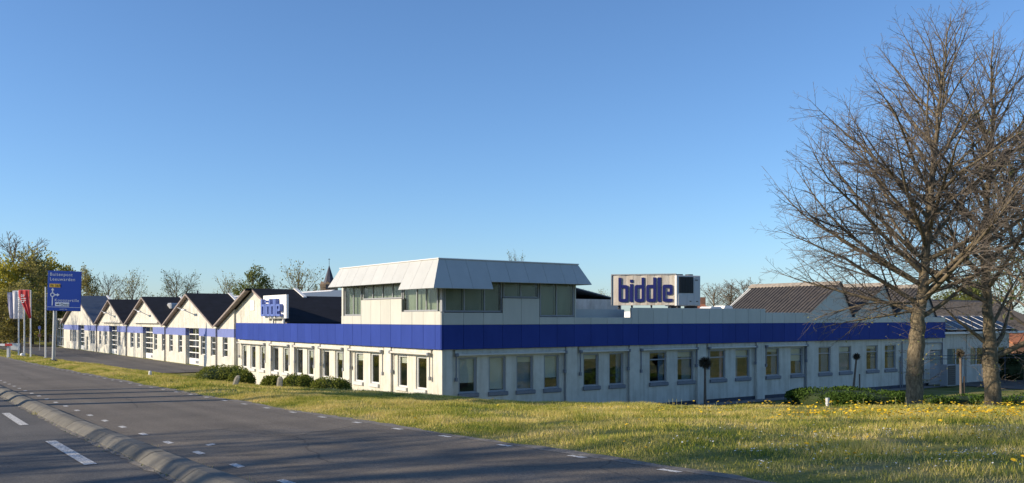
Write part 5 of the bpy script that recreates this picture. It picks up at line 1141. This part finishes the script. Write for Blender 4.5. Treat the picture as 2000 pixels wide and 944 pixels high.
def vis(x, y): return y > 6 and abs(x / y) < .58
clus = [(c[0], c[1], c[2], c[3]) for c in ()]
# patches seen in the picture: dense along the crest on the right, thinner in the middle
for k in range(110):
    px = 2000 - 480 * rg.uniform(0, 1) ** 1.3; Y = rg.uniform(15.5, 20.0); spots += [(at(px, Y) + rg.normal(0, .28), Y + rg.normal(0, .22)) for _ in range(rg.randint(4, 12))]
for k in range(28):
    px = rg.uniform(1080, 1540); Y = rg.uniform(17.5, 21); spots += [(at(px, Y) + rg.normal(0, .25), Y + rg.normal(0, .2)) for _ in range(rg.randint(2, 8))]
for k in range(26):
    px = rg.uniform(1150, 2000); Y = rg.uniform(9.5, 16); spots += [(at(px, Y) + rg.normal(0, .25), Y + rg.normal(0, .15)) for _ in range(rg.randint(1, 5))]
for k in range(8):
    px = rg.uniform(580, 1080); Y = rg.uniform(15, 23); spots += [(at(px, Y) + rg.normal(0, .2), Y + rg.normal(0, .2)) for _ in range(rg.randint(1, 4))]
good = []
for x, y in spots:
    w = x * NN[0] + y * NN[1]; v = x * DD[0] + y * DD[1]
    if vis(x, y) and 7.5 < w < wcrest(v) + .5: good.append((x, y))
good.sort(key=lambda p: p[1])
for i, (x, y) in enumerate(good[:300]):
    o = bpy.data.objects.new('dandelion', FM[i % 3]); COL.objects.link(o); o.location = (x, y, gz(x, y)); s = rg.uniform(.85, 1.3); o.scale = (s, s, s * rg.uniform(.7, 1.2)); o.rotation_euler = (rg.normal(0, .2), rg.normal(0, .2), rg.uniform(0, 6.28))
    setp(o, 'yellow dandelion flowering in the grass verge', 'flower', 'dandelions in the verge')
def scatter_flowers(name, pts, R_, h, m, label):
    mb = MB()
    for x, y in pts:
        z = gz(x, y) + h * rg.uniform(.6, 1.2); n = 6; a0 = rg.uniform(0, 6); q = R_ * rg.uniform(.8, 1.25); tx, ty = rg.normal(0, .25, 2)
        mb.add([(x + q * math.cos(a0 + 6.283 * k / n), y + q * math.sin(a0 + 6.283 * k / n), z + tx * q * math.cos(a0 + 6.283 * k / n) + ty * q * math.sin(a0 + 6.283 * k / n)) for k in range(n)], [tuple(range(n))])
    obj(name, mb, m, label=label, cat='flowers', kind='stuff')
scatter_flowers('dandelion_carpet', good[300:], .025, .14, 'dandelion_yellow', 'farther dandelions massed along the crest of the verge')
ds = []
for k in range(60):
    px = rg.uniform(1330, 2000); Y = rg.uniform(9.5, 14.5); ds += [(at(px, Y) + rg.normal(0, .3), Y + rg.normal(0, .12)) for _ in range(rg.randint(3, 16))]
ds = [p for p in ds if 7.6 < p[0] * NN[0] + p[1] * NN[1]]
scatter_flowers('daisies', ds, .010, .05, 'daisy_white', 'tiny white daisies sprinkled through the verge')
mb = MB()   # plantain and dandelion seed stalks against the shaded wall
for k in range(110):
    Y = rg.uniform(15, 22); px = rg.uniform(880, 2000); x = at(px, Y); w = x * NN[0] + Y * NN[1]; v = x * DD[0] + Y * DD[1]
    if not 7.6 < w < wcrest(v) + .6: continue
    z = gz(x, Y); h = rg.uniform(.08, .18); dx = rg.normal(0, .02); mb.tube([(x, Y, z), (x + dx, Y, z + h)], .0028, 3, cap=False); mb.tube([(x + dx, Y, z + h), (x + dx, Y, z + h + .03)], [.007, .005], 4)
obj('seed_stalks', mb, 'seed_stem', label='thin pale seed stalks standing up from the verge', cat='weeds', kind='stuff')
